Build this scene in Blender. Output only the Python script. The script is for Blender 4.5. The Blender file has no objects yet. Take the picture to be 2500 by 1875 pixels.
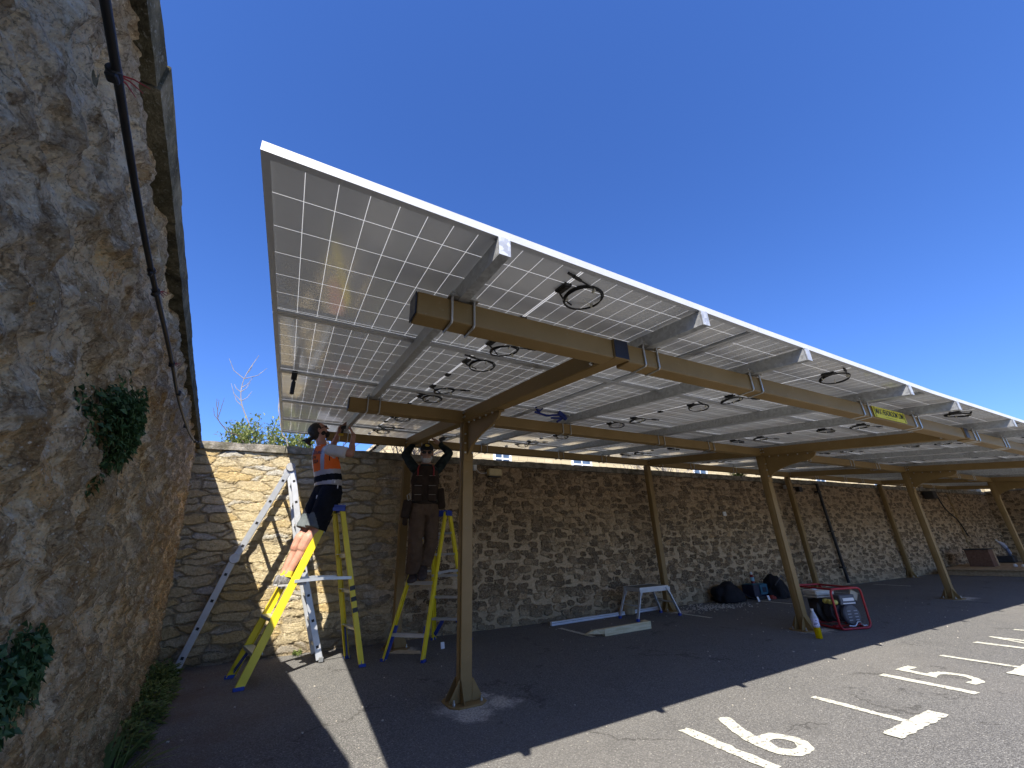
import bpy, bmesh, math, random
import numpy as np
from mathutils import Vector, Matrix, noise
from mathutils.bvhtree import BVHTree
C = bpy.context
SC = C.scene
COL = SC.collection
R = math.radians
V = Vector
random.seed(7)
rng = np.random.default_rng(11)

# ------------------------------------------------------------------ camera, sky, sun, exposure
cam = bpy.data.objects.new('camera', bpy.data.cameras.new('camera'))
COL.objects.link(cam)
SC.camera = cam
cam.data.sensor_width = 36.0
cam.data.lens = 1002.2 / 2500 * 36
cam.data.clip_start = 0.02
cam.data.clip_end = 3000
_r = V((0.88322214, -0.46787806, -0.03176123))
_u = V((-0.14751401, -0.34147731, 0.92824181))
_f = V((0.44514972, 0.81515849, 0.37061889))
M_ = Matrix((_r, _u, -_f)).transposed().to_4x4()
M_.translation = V((-1.4258, -3.6373, 1.12))
cam.matrix_world = M_

SUNV = V((-0.42, -0.743, 1.0)).normalized()          # towards the sun
w = bpy.data.worlds.new('World')
SC.world = w
w.use_nodes = True
wn = w.node_tree
for n in list(wn.nodes):
    wn.nodes.remove(n)
sky = wn.nodes.new('ShaderNodeTexSky')
sky.sky_type = 'NISHITA'
sky.sun_disc = False
sky.sun_elevation = math.asin(SUNV.z)
sky.sun_rotation = math.atan2(SUNV.x, SUNV.y)
sky.altitude = 0
sky.air_density = 1.0
sky.dust_density = 0.25
sky.ozone_density = 3.0
hs = wn.nodes.new('ShaderNodeHueSaturation')
hs.inputs['Saturation'].default_value = 1.12
hs.inputs['Value'].default_value = 1.0
bg = wn.nodes.new('ShaderNodeBackground')
bg.inputs['Strength'].default_value = 0.1
wo = wn.nodes.new('ShaderNodeOutputWorld')
wn.links.new(sky.outputs[0], hs.inputs['Color'])
tint = wn.nodes.new('ShaderNodeMix')
tint.data_type = 'RGBA'; tint.blend_type = 'MULTIPLY'
tint.inputs[0].default_value = 1
tint.inputs[7].default_value = (.62, .78, 1.2, 1)
wn.links.new(hs.outputs[0], tint.inputs[6])
wn.links.new(tint.outputs[2], bg.inputs['Color'])
wn.links.new(bg.outputs[0], wo.inputs['Surface'])

sl = bpy.data.lights.new('sun', 'SUN')
sl.energy = 4.9
sl.angle = R(0.53)
sl.color = (1.0, 0.93, 0.82)
sun = bpy.data.objects.new('sun', sl)
COL.objects.link(sun)
sun.rotation_euler = (-SUNV).to_track_quat('-Z', 'Y').to_euler()
sun.location = (-8, -14, 20)

SC.view_settings.view_transform = 'Standard'
SC.view_settings.look = 'None'
SC.view_settings.gamma = 1
SC.view_settings.use_curve_mapping = False
SC.view_settings.exposure = 1.06
try:
    SC.cycles.max_bounces = 10
    SC.cycles.diffuse_bounces = 5
    SC.cycles.glossy_bounces = 4
    SC.cycles.transmission_bounces = 6
    SC.cycles.sample_clamp_indirect = 6
    SC.cycles.use_denoising = True
except Exception:
    pass

# ------------------------------------------------------------------ node helper
class NT:
    def __init__(s, name):
        s.m = bpy.data.materials.new(name)
        s.m.use_nodes = True
        s.t = s.m.node_tree
        for n in list(s.t.nodes):
            s.t.nodes.remove(n)
        s.out = s.t.nodes.new('ShaderNodeOutputMaterial')
        s.b = s.t.nodes.new('ShaderNodeBsdfPrincipled')
        s.t.links.new(s.b.outputs[0], s.out.inputs['Surface'])
    def n(s, typ, **kw):
        n = s.t.nodes.new(typ)
        for k, v in kw.items():
            if k.startswith('_'):
                setattr(n, k[1:], v)
        return n
    def link(s, a, b):
        s.t.links.new(a, b)
    def inp(s, sock, v):
        if v is None:
            return
        if isinstance(v, bpy.types.NodeSocket):
            s.t.links.new(v, sock)
        else:
            if isinstance(v, (tuple, list)) and len(v) == 3 and sock.type == 'RGBA':
                v = tuple(v) + (1,)
            sock.default_value = v
    def coord(s, which='Object'):
        return s.n('ShaderNodeTexCoord').outputs[which]
    def mapping(s, v, scale=(1, 1, 1), loc=(0, 0, 0), rot=(0, 0, 0)):
        n = s.n('ShaderNodeMapping')
        s.link(v, n.inputs['Vector'])
        n.inputs['Scale'].default_value = scale
        n.inputs['Location'].default_value = loc
        n.inputs['Rotation'].default_value = rot
        return n.outputs[0]
    def noise(s, v, scale=5, detail=4, rough=.55, dist=0, col=False):
        n = s.n('ShaderNodeTexNoise')
        s.link(v, n.inputs['Vector'])
        n.inputs['Scale'].default_value = scale
        n.inputs['Detail'].default_value = detail
        n.inputs['Roughness'].default_value = rough
        n.inputs['Distortion'].default_value = dist
        return n.outputs['Color'] if col else n.outputs['Fac']
    def vor(s, v, scale=5, feature='F1', rand=1.0, smooth=None):
        n = s.n('ShaderNodeTexVoronoi', _feature=feature)
        s.link(v, n.inputs['Vector'])
        n.inputs['Scale'].default_value = scale
        n.inputs['Randomness'].default_value = rand
        if smooth is not None and 'Smoothness' in n.inputs:
            n.inputs['Smoothness'].default_value = smooth
        return n
    def math(s, op, a, b=None, c=None, clamp=False):
        n = s.n('ShaderNodeMath', _operation=op)
        n.use_clamp = clamp
        s.inp(n.inputs[0], a)
        s.inp(n.inputs[1], b)
        s.inp(n.inputs[2], c)
        return n.outputs[0]
    def vmath(s, op, a, b=None, scale=None):
        n = s.n('ShaderNodeVectorMath', _operation=op)
        s.inp(n.inputs[0], a)
        s.inp(n.inputs[1], b)
        if scale is not None:
            s.inp(n.inputs['Scale'], scale)
        return n.outputs['Value'] if op in ('LENGTH', 'DISTANCE', 'DOT_PRODUCT') else n.outputs[0]
    def ramp(s, f, stops, interp='LINEAR'):
        n = s.n('ShaderNodeValToRGB')
        s.link(f, n.inputs[0])
        cr = n.color_ramp
        cr.interpolation = interp
        while len(cr.elements) < len(stops):
            cr.elements.new(0.5)
        for e, (p, c) in zip(cr.elements, stops):
            e.position = p
            e.color = tuple(c) + (1,) if len(c) == 3 else c
        return n.outputs[0]
    def step(s, f, a, b, lo=0.0, hi=1.0):
        n = s.n('ShaderNodeMapRange')
        n.clamp = True
        n.interpolation_type = 'SMOOTHSTEP'
        s.inp(n.inputs['Value'], f)
        n.inputs['From Min'].default_value = a
        n.inputs['From Max'].default_value = b
        n.inputs['To Min'].default_value = lo
        n.inputs['To Max'].default_value = hi
        return n.outputs[0]
    def mix(s, f, a, b, blend='MIX'):
        n = s.n('ShaderNodeMix', _data_type='RGBA', _blend_type=blend)
        s.inp(n.inputs[0], f)
        s.inp(n.inputs[6], a)
        s.inp(n.inputs[7], b)
        return n.outputs[2]
    def sep(s, v):
        n = s.n('ShaderNodeSeparateXYZ')
        s.link(v, n.inputs[0])
        return n.outputs
    def comb(s, x, y, z):
        n = s.n('ShaderNodeCombineXYZ')
        s.inp(n.inputs[0], x); s.inp(n.inputs[1], y); s.inp(n.inputs[2], z)
        return n.outputs[0]
    def bump(s, h, strength=.3, dist=.01, normal=None):
        n = s.n('ShaderNodeBump')
        s.link(h, n.inputs['Height'])
        n.inputs['Strength'].default_value = strength
        n.inputs['Distance'].default_value = dist
        if normal is not None:
            s.link(normal, n.inputs['Normal'])
        return n.outputs[0]
    def disp(s, h, scale=.05, mid=.5, method='BOTH'):
        n = s.n('ShaderNodeDisplacement')
        s.link(h, n.inputs['Height'])
        n.inputs['Scale'].default_value = scale
        n.inputs['Midlevel'].default_value = mid
        s.link(n.outputs[0], s.out.inputs['Displacement'])
        s.m.displacement_method = method
    def set(s, col=None, rough=None, metal=None, spec=None, normal=None, **kw):
        s.inp(s.b.inputs['Base Color'], col)
        s.inp(s.b.inputs['Roughness'], rough)
        s.inp(s.b.inputs['Metallic'], metal)
        s.inp(s.b.inputs['Specular IOR Level'], spec)
        if normal is not None:
            s.link(normal, s.b.inputs['Normal'])
        for k, v in kw.items():
            s.inp(s.b.inputs[k], v)
        return s.m

MATS = {}
def simple(name, col, rough=.5, metal=0, var=.12, nscale=12, bump=.15, spec=.5, fine=90, **kw):
    """paint / plastic / metal with mottled tone, scuffs and a fine grain"""
    if name in MATS:
        return MATS[name]
    t = NT(name)
    co = t.coord()
    a = t.noise(co, nscale, 5, .6)
    b = t.noise(co, fine, 3, .6)
    dark = tuple(c * (1 - var * 1.6) for c in col)
    lite = tuple(min(1, c * (1 + var)) for c in col)
    c1 = t.ramp(a, [(.3, dark), (.7, lite)])
    rr = t.math('MULTIPLY_ADD', b, .25, rough - .12, clamp=True)
    nm = t.bump(b, bump, .002)
    MATS[name] = t.set(c1, rr, metal, spec, nm, **kw)
    return MATS[name]

# ------------------------------------------------------------------ mesh helper
class MB:
    def __init__(s):
        s.v, s.f, s.mi = [], [], []
    def add(s, vs, fs, mi=0):
        o = len(s.v)
        s.v += [tuple(p) for p in vs]
        s.f += [tuple(i + o for i in f) for f in fs]
        s.mi += [mi] * len(fs)
        return s
    def box(s, c, size, rot=None, mi=0):
        hx, hy, hz = [q / 2 for q in size]
        ps = [V((x, y, z)) for x in (-hx, hx) for y in (-hy, hy) for z in (-hz, hz)]
        if rot is not None:
            ps = [rot @ p for p in ps]
        c = V(c)
        ps = [p + c for p in ps]
        return s.add(ps, [(0, 1, 3, 2), (4, 6, 7, 5), (0, 4, 5, 1), (2, 3, 7, 6), (0, 2, 6, 4), (1, 5, 7, 3)], mi)
    def bb(s, a, b, mi=0):
        return s.box([(p + q) / 2 for p, q in zip(a, b)], [abs(q - p) for p, q in zip(a, b)], None, mi)
    def bar(s, p0, p1, w, h, up=(0, 0, 1), mi=0):
        """rectangular bar from p0 to p1; w across, h along 'up'"""
        p0, p1 = V(p0), V(p1)
        d = (p1 - p0).normalized()
        side = d.cross(V(up)).normalized()
        u = side.cross(d).normalized()
        vs = []
        for p in (p0, p1):
            for a, b in ((-1, -1), (1, -1), (1, 1), (-1, 1)):
                vs.append(p + side * a * w / 2 + u * b * h / 2)
        return s.add(vs, [(3, 2, 1, 0), (4, 5, 6, 7), (0, 1, 5, 4), (1, 2, 6, 5), (2, 3, 7, 6), (3, 0, 4, 7)], mi)
    def tube(s, pts, r, n=8, mi=0, closed=False, cap=True):
        pts = [V(p) for p in pts]
        m = len(pts)
        rs = r if isinstance(r, (list, tuple)) else [r] * m
        vs = []
        prev = None
        for i, p in enumerate(pts):
            if closed:
                d = (pts[(i + 1) % m] - pts[i - 1]).normalized()
            else:
                d = (pts[min(i + 1, m - 1)] - pts[max(i - 1, 0)]).normalized()
            if prev is None:
                a = d.cross(V((0, 0, 1)))
                if a.length < .1:
                    a = d.cross(V((1, 0, 0)))
                a.normalize()
            else:
                a = (prev - d * prev.dot(d)).normalized()
            prev = a
            b = d.cross(a)
            for k in range(n):
                t = 2 * math.pi * k / n
                vs.append(p + (a * math.cos(t) + b * math.sin(t)) * rs[i])
        fs = []
        for i in range(m if closed else m - 1):
            j = (i + 1) % m
            for k in range(n):
                fs.append((i * n + k, i * n + (k + 1) % n, j * n + (k + 1) % n, j * n + k))
        if cap and not closed:
            fs.append(tuple(range(n - 1, -1, -1)))
            fs.append(tuple((m - 1) * n + k for k in range(n)))
        return s.add(vs, fs, mi)
    def lathe(s, prof, c=(0, 0, 0), n=20, axis=None, mi=0):
        vs, fs = [], []
        c = V(c)
        rot = V((0, 0, 1)).rotation_difference(V(axis)).to_matrix() if axis is not None else None
        for r_, z in prof:
            for k in range(n):
                t = 2 * math.pi * k / n
                p = V((r_ * math.cos(t), r_ * math.sin(t), z))
                if rot is not None:
                    p = rot @ p
                vs.append(p + c)
        for i in range(len(prof) - 1):
            for k in range(n):
                fs.append((i * n + k, i * n + (k + 1) % n, (i + 1) * n + (k + 1) % n, (i + 1) * n + k))
        fs.append(tuple(range(n - 1, -1, -1)))
        fs.append(tuple((len(prof) - 1) * n + k for k in range(n)))
        return s.add(vs, fs, mi)
    def prism(s, poly, a, b, mi=0):
        """poly: list of 3D points in a plane; extruded from offset a to offset b (vectors)"""
        n = len(poly)
        a, b = V(a), V(b)
        vs = [V(p) + a for p in poly] + [V(p) + b for p in poly]
        fs = [tuple(range(n - 1, -1, -1)), tuple(range(n, 2 * n))]
        fs += [(i, (i + 1) % n, n + (i + 1) % n, n + i) for i in range(n)]
        return s.add(vs, fs, mi)
    def ell(s, c, rad, rot=None, n=14, m=9, mi=0):
        vs, fs = [], []
        c = V(c)
        for i in range(m + 1):
            ph = math.pi * i / m
            for k in range(n):
                t = 2 * math.pi * k / n
                p = V((rad[0] * math.sin(ph) * math.cos(t), rad[1] * math.sin(ph) * math.sin(t), rad[2] * math.cos(ph)))
                if rot is not None:
                    p = rot @ p
                vs.append(p + c)
        for i in range(m):
            for k in range(n):
                fs.append((i * n + k, i * n + (k + 1) % n, (i + 1) * n + (k + 1) % n, (i + 1) * n + k))
        return s.add(vs, fs, mi)
    def mesh(s, name, mats, off=(0, 0, 0)):
        me = bpy.data.meshes.new(name)
        off = V(off)
        me.from_pydata([tuple(V(p) - off) for p in s.v], [], s.f)
        for m in (mats if isinstance(mats, (list, tuple)) else [mats]):
            me.materials.append(m)
        if any(s.mi):
            me.polygons.foreach_set('material_index', s.mi)
        bm = bmesh.new(); bm.from_mesh(me)
        bmesh.ops.recalc_face_normals(bm, faces=bm.faces)
        bm.to_mesh(me); bm.free()
        me.update()
        return me
    def build(s, name, mats, parent=None, bevel=0, smooth=False, off=None, segs=1):
        if off is None:
            off = rootloc(parent) if parent is not None else (0, 0, 0)
        me = s.mesh(name, mats, off)
        return link(name, me, parent, bevel, smooth, segs)

def rootloc(o):
    while o.parent is not None:
        o = o.parent
    return o.location.copy() if not o.get('_local') else V((0, 0, 0))

def link(name, me, parent=None, bevel=0, smooth=False, segs=1):
    o = bpy.data.objects.new(name, me)
    COL.objects.link(o)
    if parent is not None:
        o.parent = parent
    if smooth:
        me.polygons.foreach_set('use_smooth', [True] * len(me.polygons))
        if smooth == 'auto':
            try:
                me.set_sharp_from_angle(angle=R(40))
            except Exception:
                pass
    if bevel:
        b = o.modifiers.new('bevel', 'BEVEL')
        b.width = bevel
        b.segments = segs
        b.limit_method = 'ANGLE'
        b.angle_limit = R(40)
        b.harden_normals = False
    return o

def tag(o, label=None, cat=None, group=None, kind=None):
    if label: o['label'] = label
    if cat: o['category'] = cat
    if group: o['group'] = group
    if kind: o['kind'] = kind
    return o

def thing(name, label, cat, loc=(0, 0, 0), group=None):
    o = bpy.data.objects.new(name, None)
    COL.objects.link(o)
    o.location = loc
    o.empty_display_size = .1
    return tag(o, label, cat, group)

def solo(name, mb, mats, label, cat, base, group=None, **kw):
    """a thing that is one mesh: geometry given in world space, origin at base"""
    o = mb.build(name, mats, None, off=base, **kw)
    o.location = base
    return tag(o, label, cat, group)

KIDS = {}
def kids(o):
    return [c for c in bpy.data.objects if c.parent is o]
def copy_tree(o, parent=None):
    c = o.copy()
    COL.objects.link(c)
    if parent is not None:
        c.parent = parent
    for ch in kids(o):
        copy_tree(ch, c)
    return c
# ------------------------------------------------------------------ materials
def m_rubble_near():
    """west wall: eroded rubble, lichen flakes, lumpy relief (object coords: x along the wall, z up)"""
    t = NT('weathered_rubble')
    co = t.coord()
    wob = t.vmath('SCALE', t.vmath('SUBTRACT', t.noise(co, 4.2, 5, .62, col=True), (.5, .5, .5)), scale=.2)
    p = t.vmath('ADD', co, wob)
    ps = t.mapping(p, (1, .35, 1.35))
    v = t.vor(ps, 6.4, 'SMOOTH_F1', 1, .22)
    v2 = t.vor(ps, 6.4, 'F1', 1)
    ve = t.vor(ps, 6.4, 'DISTANCE_TO_EDGE', 1)
    e = t.vor(t.mapping(p, (1, .35, 1.2), (3, 1, 2)), 15, 'SMOOTH_F1', 1, .25)
    ee = t.vor(t.mapping(p, (1, .35, 1.2), (3, 1, 2)), 15, 'DISTANCE_TO_EDGE', 1)
    n1 = t.noise(co, 8, 8, .68)
    n2 = t.noise(co, 26, 8, .74)
    n3 = t.noise(co, 1.3, 3, .5)
    n4 = t.noise(co, 110, 6, .75)
    big = t.math('SUBTRACT', 1, t.math('MULTIPLY', v.outputs['Distance'], 1.15), clamp=True)
    sm = t.math('SUBTRACT', 1, e.outputs['Distance'])
    h = t.math('MULTIPLY', big, .56)
    h = t.math('ADD', h, t.math('MULTIPLY', sm, .24))
    h = t.math('ADD', h, t.math('MULTIPLY', n1, .44))
    h = t.math('ADD', h, t.math('MULTIPLY', n2, .2))
    h = t.math('ADD', h, t.math('MULTIPLY', n4, .05))
    t.disp(h, .14, .97)
    rnd = t.sep(v2.outputs['Color'])
    base = t.ramp(n2, [(.33, (.5, .34, .19)), (.41, (.88, .68, .43)), (.5, (1, .85, .6)), (.62, (1, .94, .77))])
    tan = t.ramp(n2, [(.34, (.66, .42, .21)), (.54, (.97, .76, .46))])
    grey = t.ramp(n2, [(.34, (.5, .42, .32)), (.43, (.88, .78, .64)), (.54, (1, .96, .85))])
    x, y, z = t.sep(co)
    base = t.mix(t.step(rnd[0], .5, .75), base, tan)
    gy = t.math('ADD', t.math('MULTIPLY', n3, 1.15), t.math('MULTIPLY', z, .21))
    gy = t.math('ADD', gy, t.math('MULTIPLY', t.math('SUBTRACT', rnd[1], .5), .35))
    base = t.mix(t.math('MULTIPLY', t.step(gy, .8, 1.05), .9), base, grey)
    low = t.step(t.math('ADD', t.math('ADD', z, t.math('MULTIPLY', n3, .7)), t.math('MULTIPLY', n1, .5)), 1.25, .7)
    base = t.mix(t.math('MULTIPLY', low, .55), base, t.ramp(n2, [(.36, (.15, .1, .06)), (.48, (.45, .34, .22)), (.6, (.78, .63, .45))]))
    # dark joints; shade in the crevices and pits is painted as colour
    cav = t.step(t.math('ADD', h, t.math('MULTIPLY', t.math('SUBTRACT', n4, .5), .25)), .74, .6)
    base = t.mix(t.math('MULTIPLY', cav, .5), base, (.2, .135, .08))
    jt = t.step(t.math('ADD', ve.outputs['Distance'], t.math('MULTIPLY', t.math('SUBTRACT', n2, .45), .16)), .035, .005)
    base = t.mix(t.math('MULTIPLY', jt, .42), base, (.15, .105, .065))
    jt2 = t.math('MULTIPLY', t.step(ee.outputs['Distance'], .035, .008), t.step(n1, .56, .46))
    base = t.mix(t.math('MULTIPLY', jt2, .55), base, (.12, .085, .055))
    pit = t.step(t.noise(co, 62, 6, .78), .39, .355)
    base = t.mix(t.math('MULTIPLY', pit, .5), base, (.1, .07, .045))
    # crusts of white lichen, flakes, ochre spots
    fl = t.step(t.noise(co, 85, 6, .8), .46, .51)
    lich = t.math('MULTIPLY', t.step(t.noise(t.mapping(co, (1.35, 1, .8)), 9, 9, .78), .515, .54), fl)
    lich = t.math('MULTIPLY', lich, t.step(h, .7, .84))
    base = t.mix(lich, base, (.97, .96, .93))
    fk = t.vor(co, 75, 'F1', 1)
    fleck = t.math('MULTIPLY', t.step(t.math('ADD', fk.outputs['Distance'], t.math('MULTIPLY', n4, .3)), .42, .36), t.step(t.sep(fk.outputs['Color'])[0], .74, .78))
    fleck = t.math('MULTIPLY', fleck, t.step(t.noise(co, 3.2, 4, .6), .42, .56))
    base = t.mix(fleck, base, (.95, .95, .93))
    och = t.math('MULTIPLY', t.step(t.noise(t.mapping(co, (1, 1, 1), (5, 2, 9)), 13, 6, .66), .65, .68), t.step(n4, .42, .52))
    base = t.mix(t.math('MULTIPLY', och, .85), base, (.72, .44, .1))
    grn = t.math('MULTIPLY', t.step(z, .8, .1), t.step(n2, .5, .58))
    base = t.mix(t.math('MULTIPLY', grn, .5), base, (.15, .17, .06))
    base = t.mix(t.math('MULTIPLY', t.step(n4, .43, .4), .5), base, (.12, .085, .055))
    base = t.mix(t.math('MULTIPLY', t.step(n4, .585, .61), .6), base, (1, .97, .9))
    base = t.mix(1.0, base, (1.0, .885, .69), 'MULTIPLY')
    return t.set(base, .93, 0, .1, t.bump(t.math('ADD', n2, t.math('MULTIPLY', n4, 1.2)), .7, .02))

def m_rubble_far(west=True):
    """boundary wall: brown rubble in raised mortar; pale coursed stone at its west end"""
    t = NT('rubble_in_mortar')
    co = t.coord()
    x, y, z = t.sep(co)
    wob = t.vmath('SCALE', t.vmath('SUBTRACT', t.noise(co, 5.5, 5, .62, col=True), (.5, .5, .5)), scale=.11)
    p = t.vmath('ADD', co, wob)
    n1 = t.noise(co, 5, 6, .6)
    n2 = t.noise(co, 26, 8, .76)
    n3 = t.noise(co, .9, 3, .5)
    n4 = t.noise(co, 110, 4, .7)
    # field of stones
    px_, py_, pz_ = t.sep(p)
    pf = t.comb(t.math('MULTIPLY', t.math('ADD', px_, py_), 6.2), t.math('MULTIPLY', pz_, 9.6), 0)
    def cells(rand, off):
        n_ = t.n('ShaderNodeTexVoronoi', _feature='F1', _distance='MINKOWSKI', _voronoi_dimensions='2D')
        t.link(t.vmath('ADD', pf, (off, off * .7, 0)), n_.inputs['Vector'])
        n_.inputs['Scale'].default_value = 1
        n_.inputs['Exponent'].default_value = 3.2
        n_.inputs['Randomness'].default_value = rand
        return n_
    fc = cells(.84, 0)
    rnd = t.sep(fc.outputs['Color'])
    ed = t.math('ADD', fc.outputs['Distance'], t.math('MULTIPLY', t.math('SUBTRACT', n2, .5), .3))
    lim = t.math('MULTIPLY_ADD', rnd[0], .2, .34)
    stone = t.step(t.math('SUBTRACT', lim, ed), -.02, .04)
    # coursed pale part
    pc = t.mapping(p, (.62, .2, 2.15), (4, 0, 1))
    ce = t.vor(pc, 4.6, 'DISTANCE_TO_EDGE', .6)
    cc = t.vor(pc, 4.6, 'F1', .6)
    rc = t.sep(cc.outputs['Color'])
    cst = t.step(t.math('ADD', ce.outputs['Distance'], t.math('MULTIPLY', t.math('SUBTRACT', n2, .5), .1)), -.01, .09)
    pale = t.step(t.math('ADD', x, t.math('MULTIPLY', n3, 1.0)), 3.5, 2.3)
    hf = t.math('ADD', t.math('MULTIPLY', stone, .5), t.math('MULTIPLY', n2, .5))
    hc = t.math('ADD', t.math('MULTIPLY', cst, .55), t.math('MULTIPLY', n2, .8))
    hc = t.math('ADD', hc, t.math('MULTIPLY', n1, .5))
    if not west:
        pale = t.math('MULTIPLY', pale, 0)
    hm = t.n('ShaderNodeMix', _data_type='FLOAT')
    t.inp(hm.inputs[0], pale); t.inp(hm.inputs[2], hf); t.inp(hm.inputs[3], hc)
    h = hm.outputs[0]
    h = t.math('ADD', h, t.math('MULTIPLY', n4, .12))
    t.disp(h, .055, .6)
    mort = t.ramp(n2, [(.3, (.36, .29, .21)), (.7, (.56, .47, .35))])
    st = t.ramp(n2, [(.3, (.07, .05, .033)), (.5, (.16, .12, .08)), (.64, (.3, .235, .16)), (.78, (.52, .43, .31))])
    warm = t.ramp(n2, [(.3, (.25, .14, .065)), (.7, (.56, .36, .18))])
    st = t.mix(t.step(rnd[1], .93, .96), st, warm)
    st = t.mix(t.math('MULTIPLY', t.step(rnd[2], .35, .75), .75), st, t.ramp(n2, [(.3, (.04, .032, .025)), (.7, (.15, .115, .08))]))
    st = t.mix(t.math('MULTIPLY', t.step(rnd[1], .6, .8), .75), st, t.ramp(n2, [(.34, (.16, .12, .08)), (.66, (.56, .45, .32))]))
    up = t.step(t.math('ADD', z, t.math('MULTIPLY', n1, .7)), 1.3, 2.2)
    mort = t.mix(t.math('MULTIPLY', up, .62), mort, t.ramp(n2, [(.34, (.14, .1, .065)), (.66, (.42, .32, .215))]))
    sp = t.math('MULTIPLY', t.step(t.noise(co, 70, 5, .78), .55, .6), .6)
    fcol = t.mix(stone, mort, st)
    fcol = t.mix(sp, fcol, (.68, .65, .58))
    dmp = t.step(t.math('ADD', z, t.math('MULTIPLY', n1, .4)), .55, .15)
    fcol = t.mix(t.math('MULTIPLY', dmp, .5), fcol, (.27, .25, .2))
    pc1 = t.ramp(n2, [(.28, (.4, .31, .17)), (.5, (.64, .54, .34)), (.75, (.78, .7, .5))])
    pc2 = t.ramp(n2, [(.3, (.5, .36, .16)), (.7, (.74, .59, .32))])
    pc3 = t.ramp(n2, [(.3, (.4, .37, .3)), (.7, (.74, .71, .62))])
    pcol = t.mix(t.step(rc[0], .5, .75), pc1, pc2)
    pcol = t.mix(t.step(rc[1], .6, .85), pcol, pc3)
    pcol = t.mix(t.math('SUBTRACT', 1, cst), pcol, (.5, .42, .28))
    pcol = t.mix(t.math('MULTIPLY', t.step(t.noise(co, 22, 6, .75), .58, .66), .4), pcol, (.16, .14, .11))
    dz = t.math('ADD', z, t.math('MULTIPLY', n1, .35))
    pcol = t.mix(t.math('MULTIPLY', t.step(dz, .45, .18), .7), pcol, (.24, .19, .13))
    fcol = t.mix(1.0, fcol, (1.0, .9, .75), 'MULTIPLY')
    fcol = t.mix(1.0, fcol, (1.25, 1.25, 1.25), 'MULTIPLY')
    col = t.mix(pale, fcol, pcol)
    return t.set(col, .95, 0, .12, t.bump(t.math('ADD', n2, n4), .6, .012))

def m_coping():
    t = NT('coping_stone')
    co = t.coord()
    n1 = t.noise(co, 9, 6, .65)
    n2 = t.noise(co, 60, 5, .7)
    c = t.ramp(n1, [(.3, (.1, .09, .07)), (.5, (.27, .24, .19)), (.72, (.42, .38, .31))])
    c = t.mix(t.math('MULTIPLY', t.step(n2, .55, .65), .6), c, (.5, .49, .44))
    c = t.mix(t.math('MULTIPLY', t.step(t.noise(co, 5, 4, .6), .5, .62), .55), c, (.09, .085, .05))
    return t.set(c, .95, 0, .1, t.bump(t.math('ADD', n1, n2), .8, .02))

def m_coping_dark():
    t = NT('mossy_coping')
    co = t.coord()
    n1 = t.noise(co, 10, 6, .65)
    n2 = t.noise(co, 60, 5, .7)
    c = t.ramp(n1, [(.3, (.035, .03, .02)), (.5, (.1, .09, .055)), (.75, (.24, .21, .14))])
    c = t.mix(t.math('MULTIPLY', t.step(n2, .57, .65), .5), c, (.33, .32, .27))
    return t.set(c, .95, 0, .1, t.bump(t.math('ADD', n1, n2), .9, .02))

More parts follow.
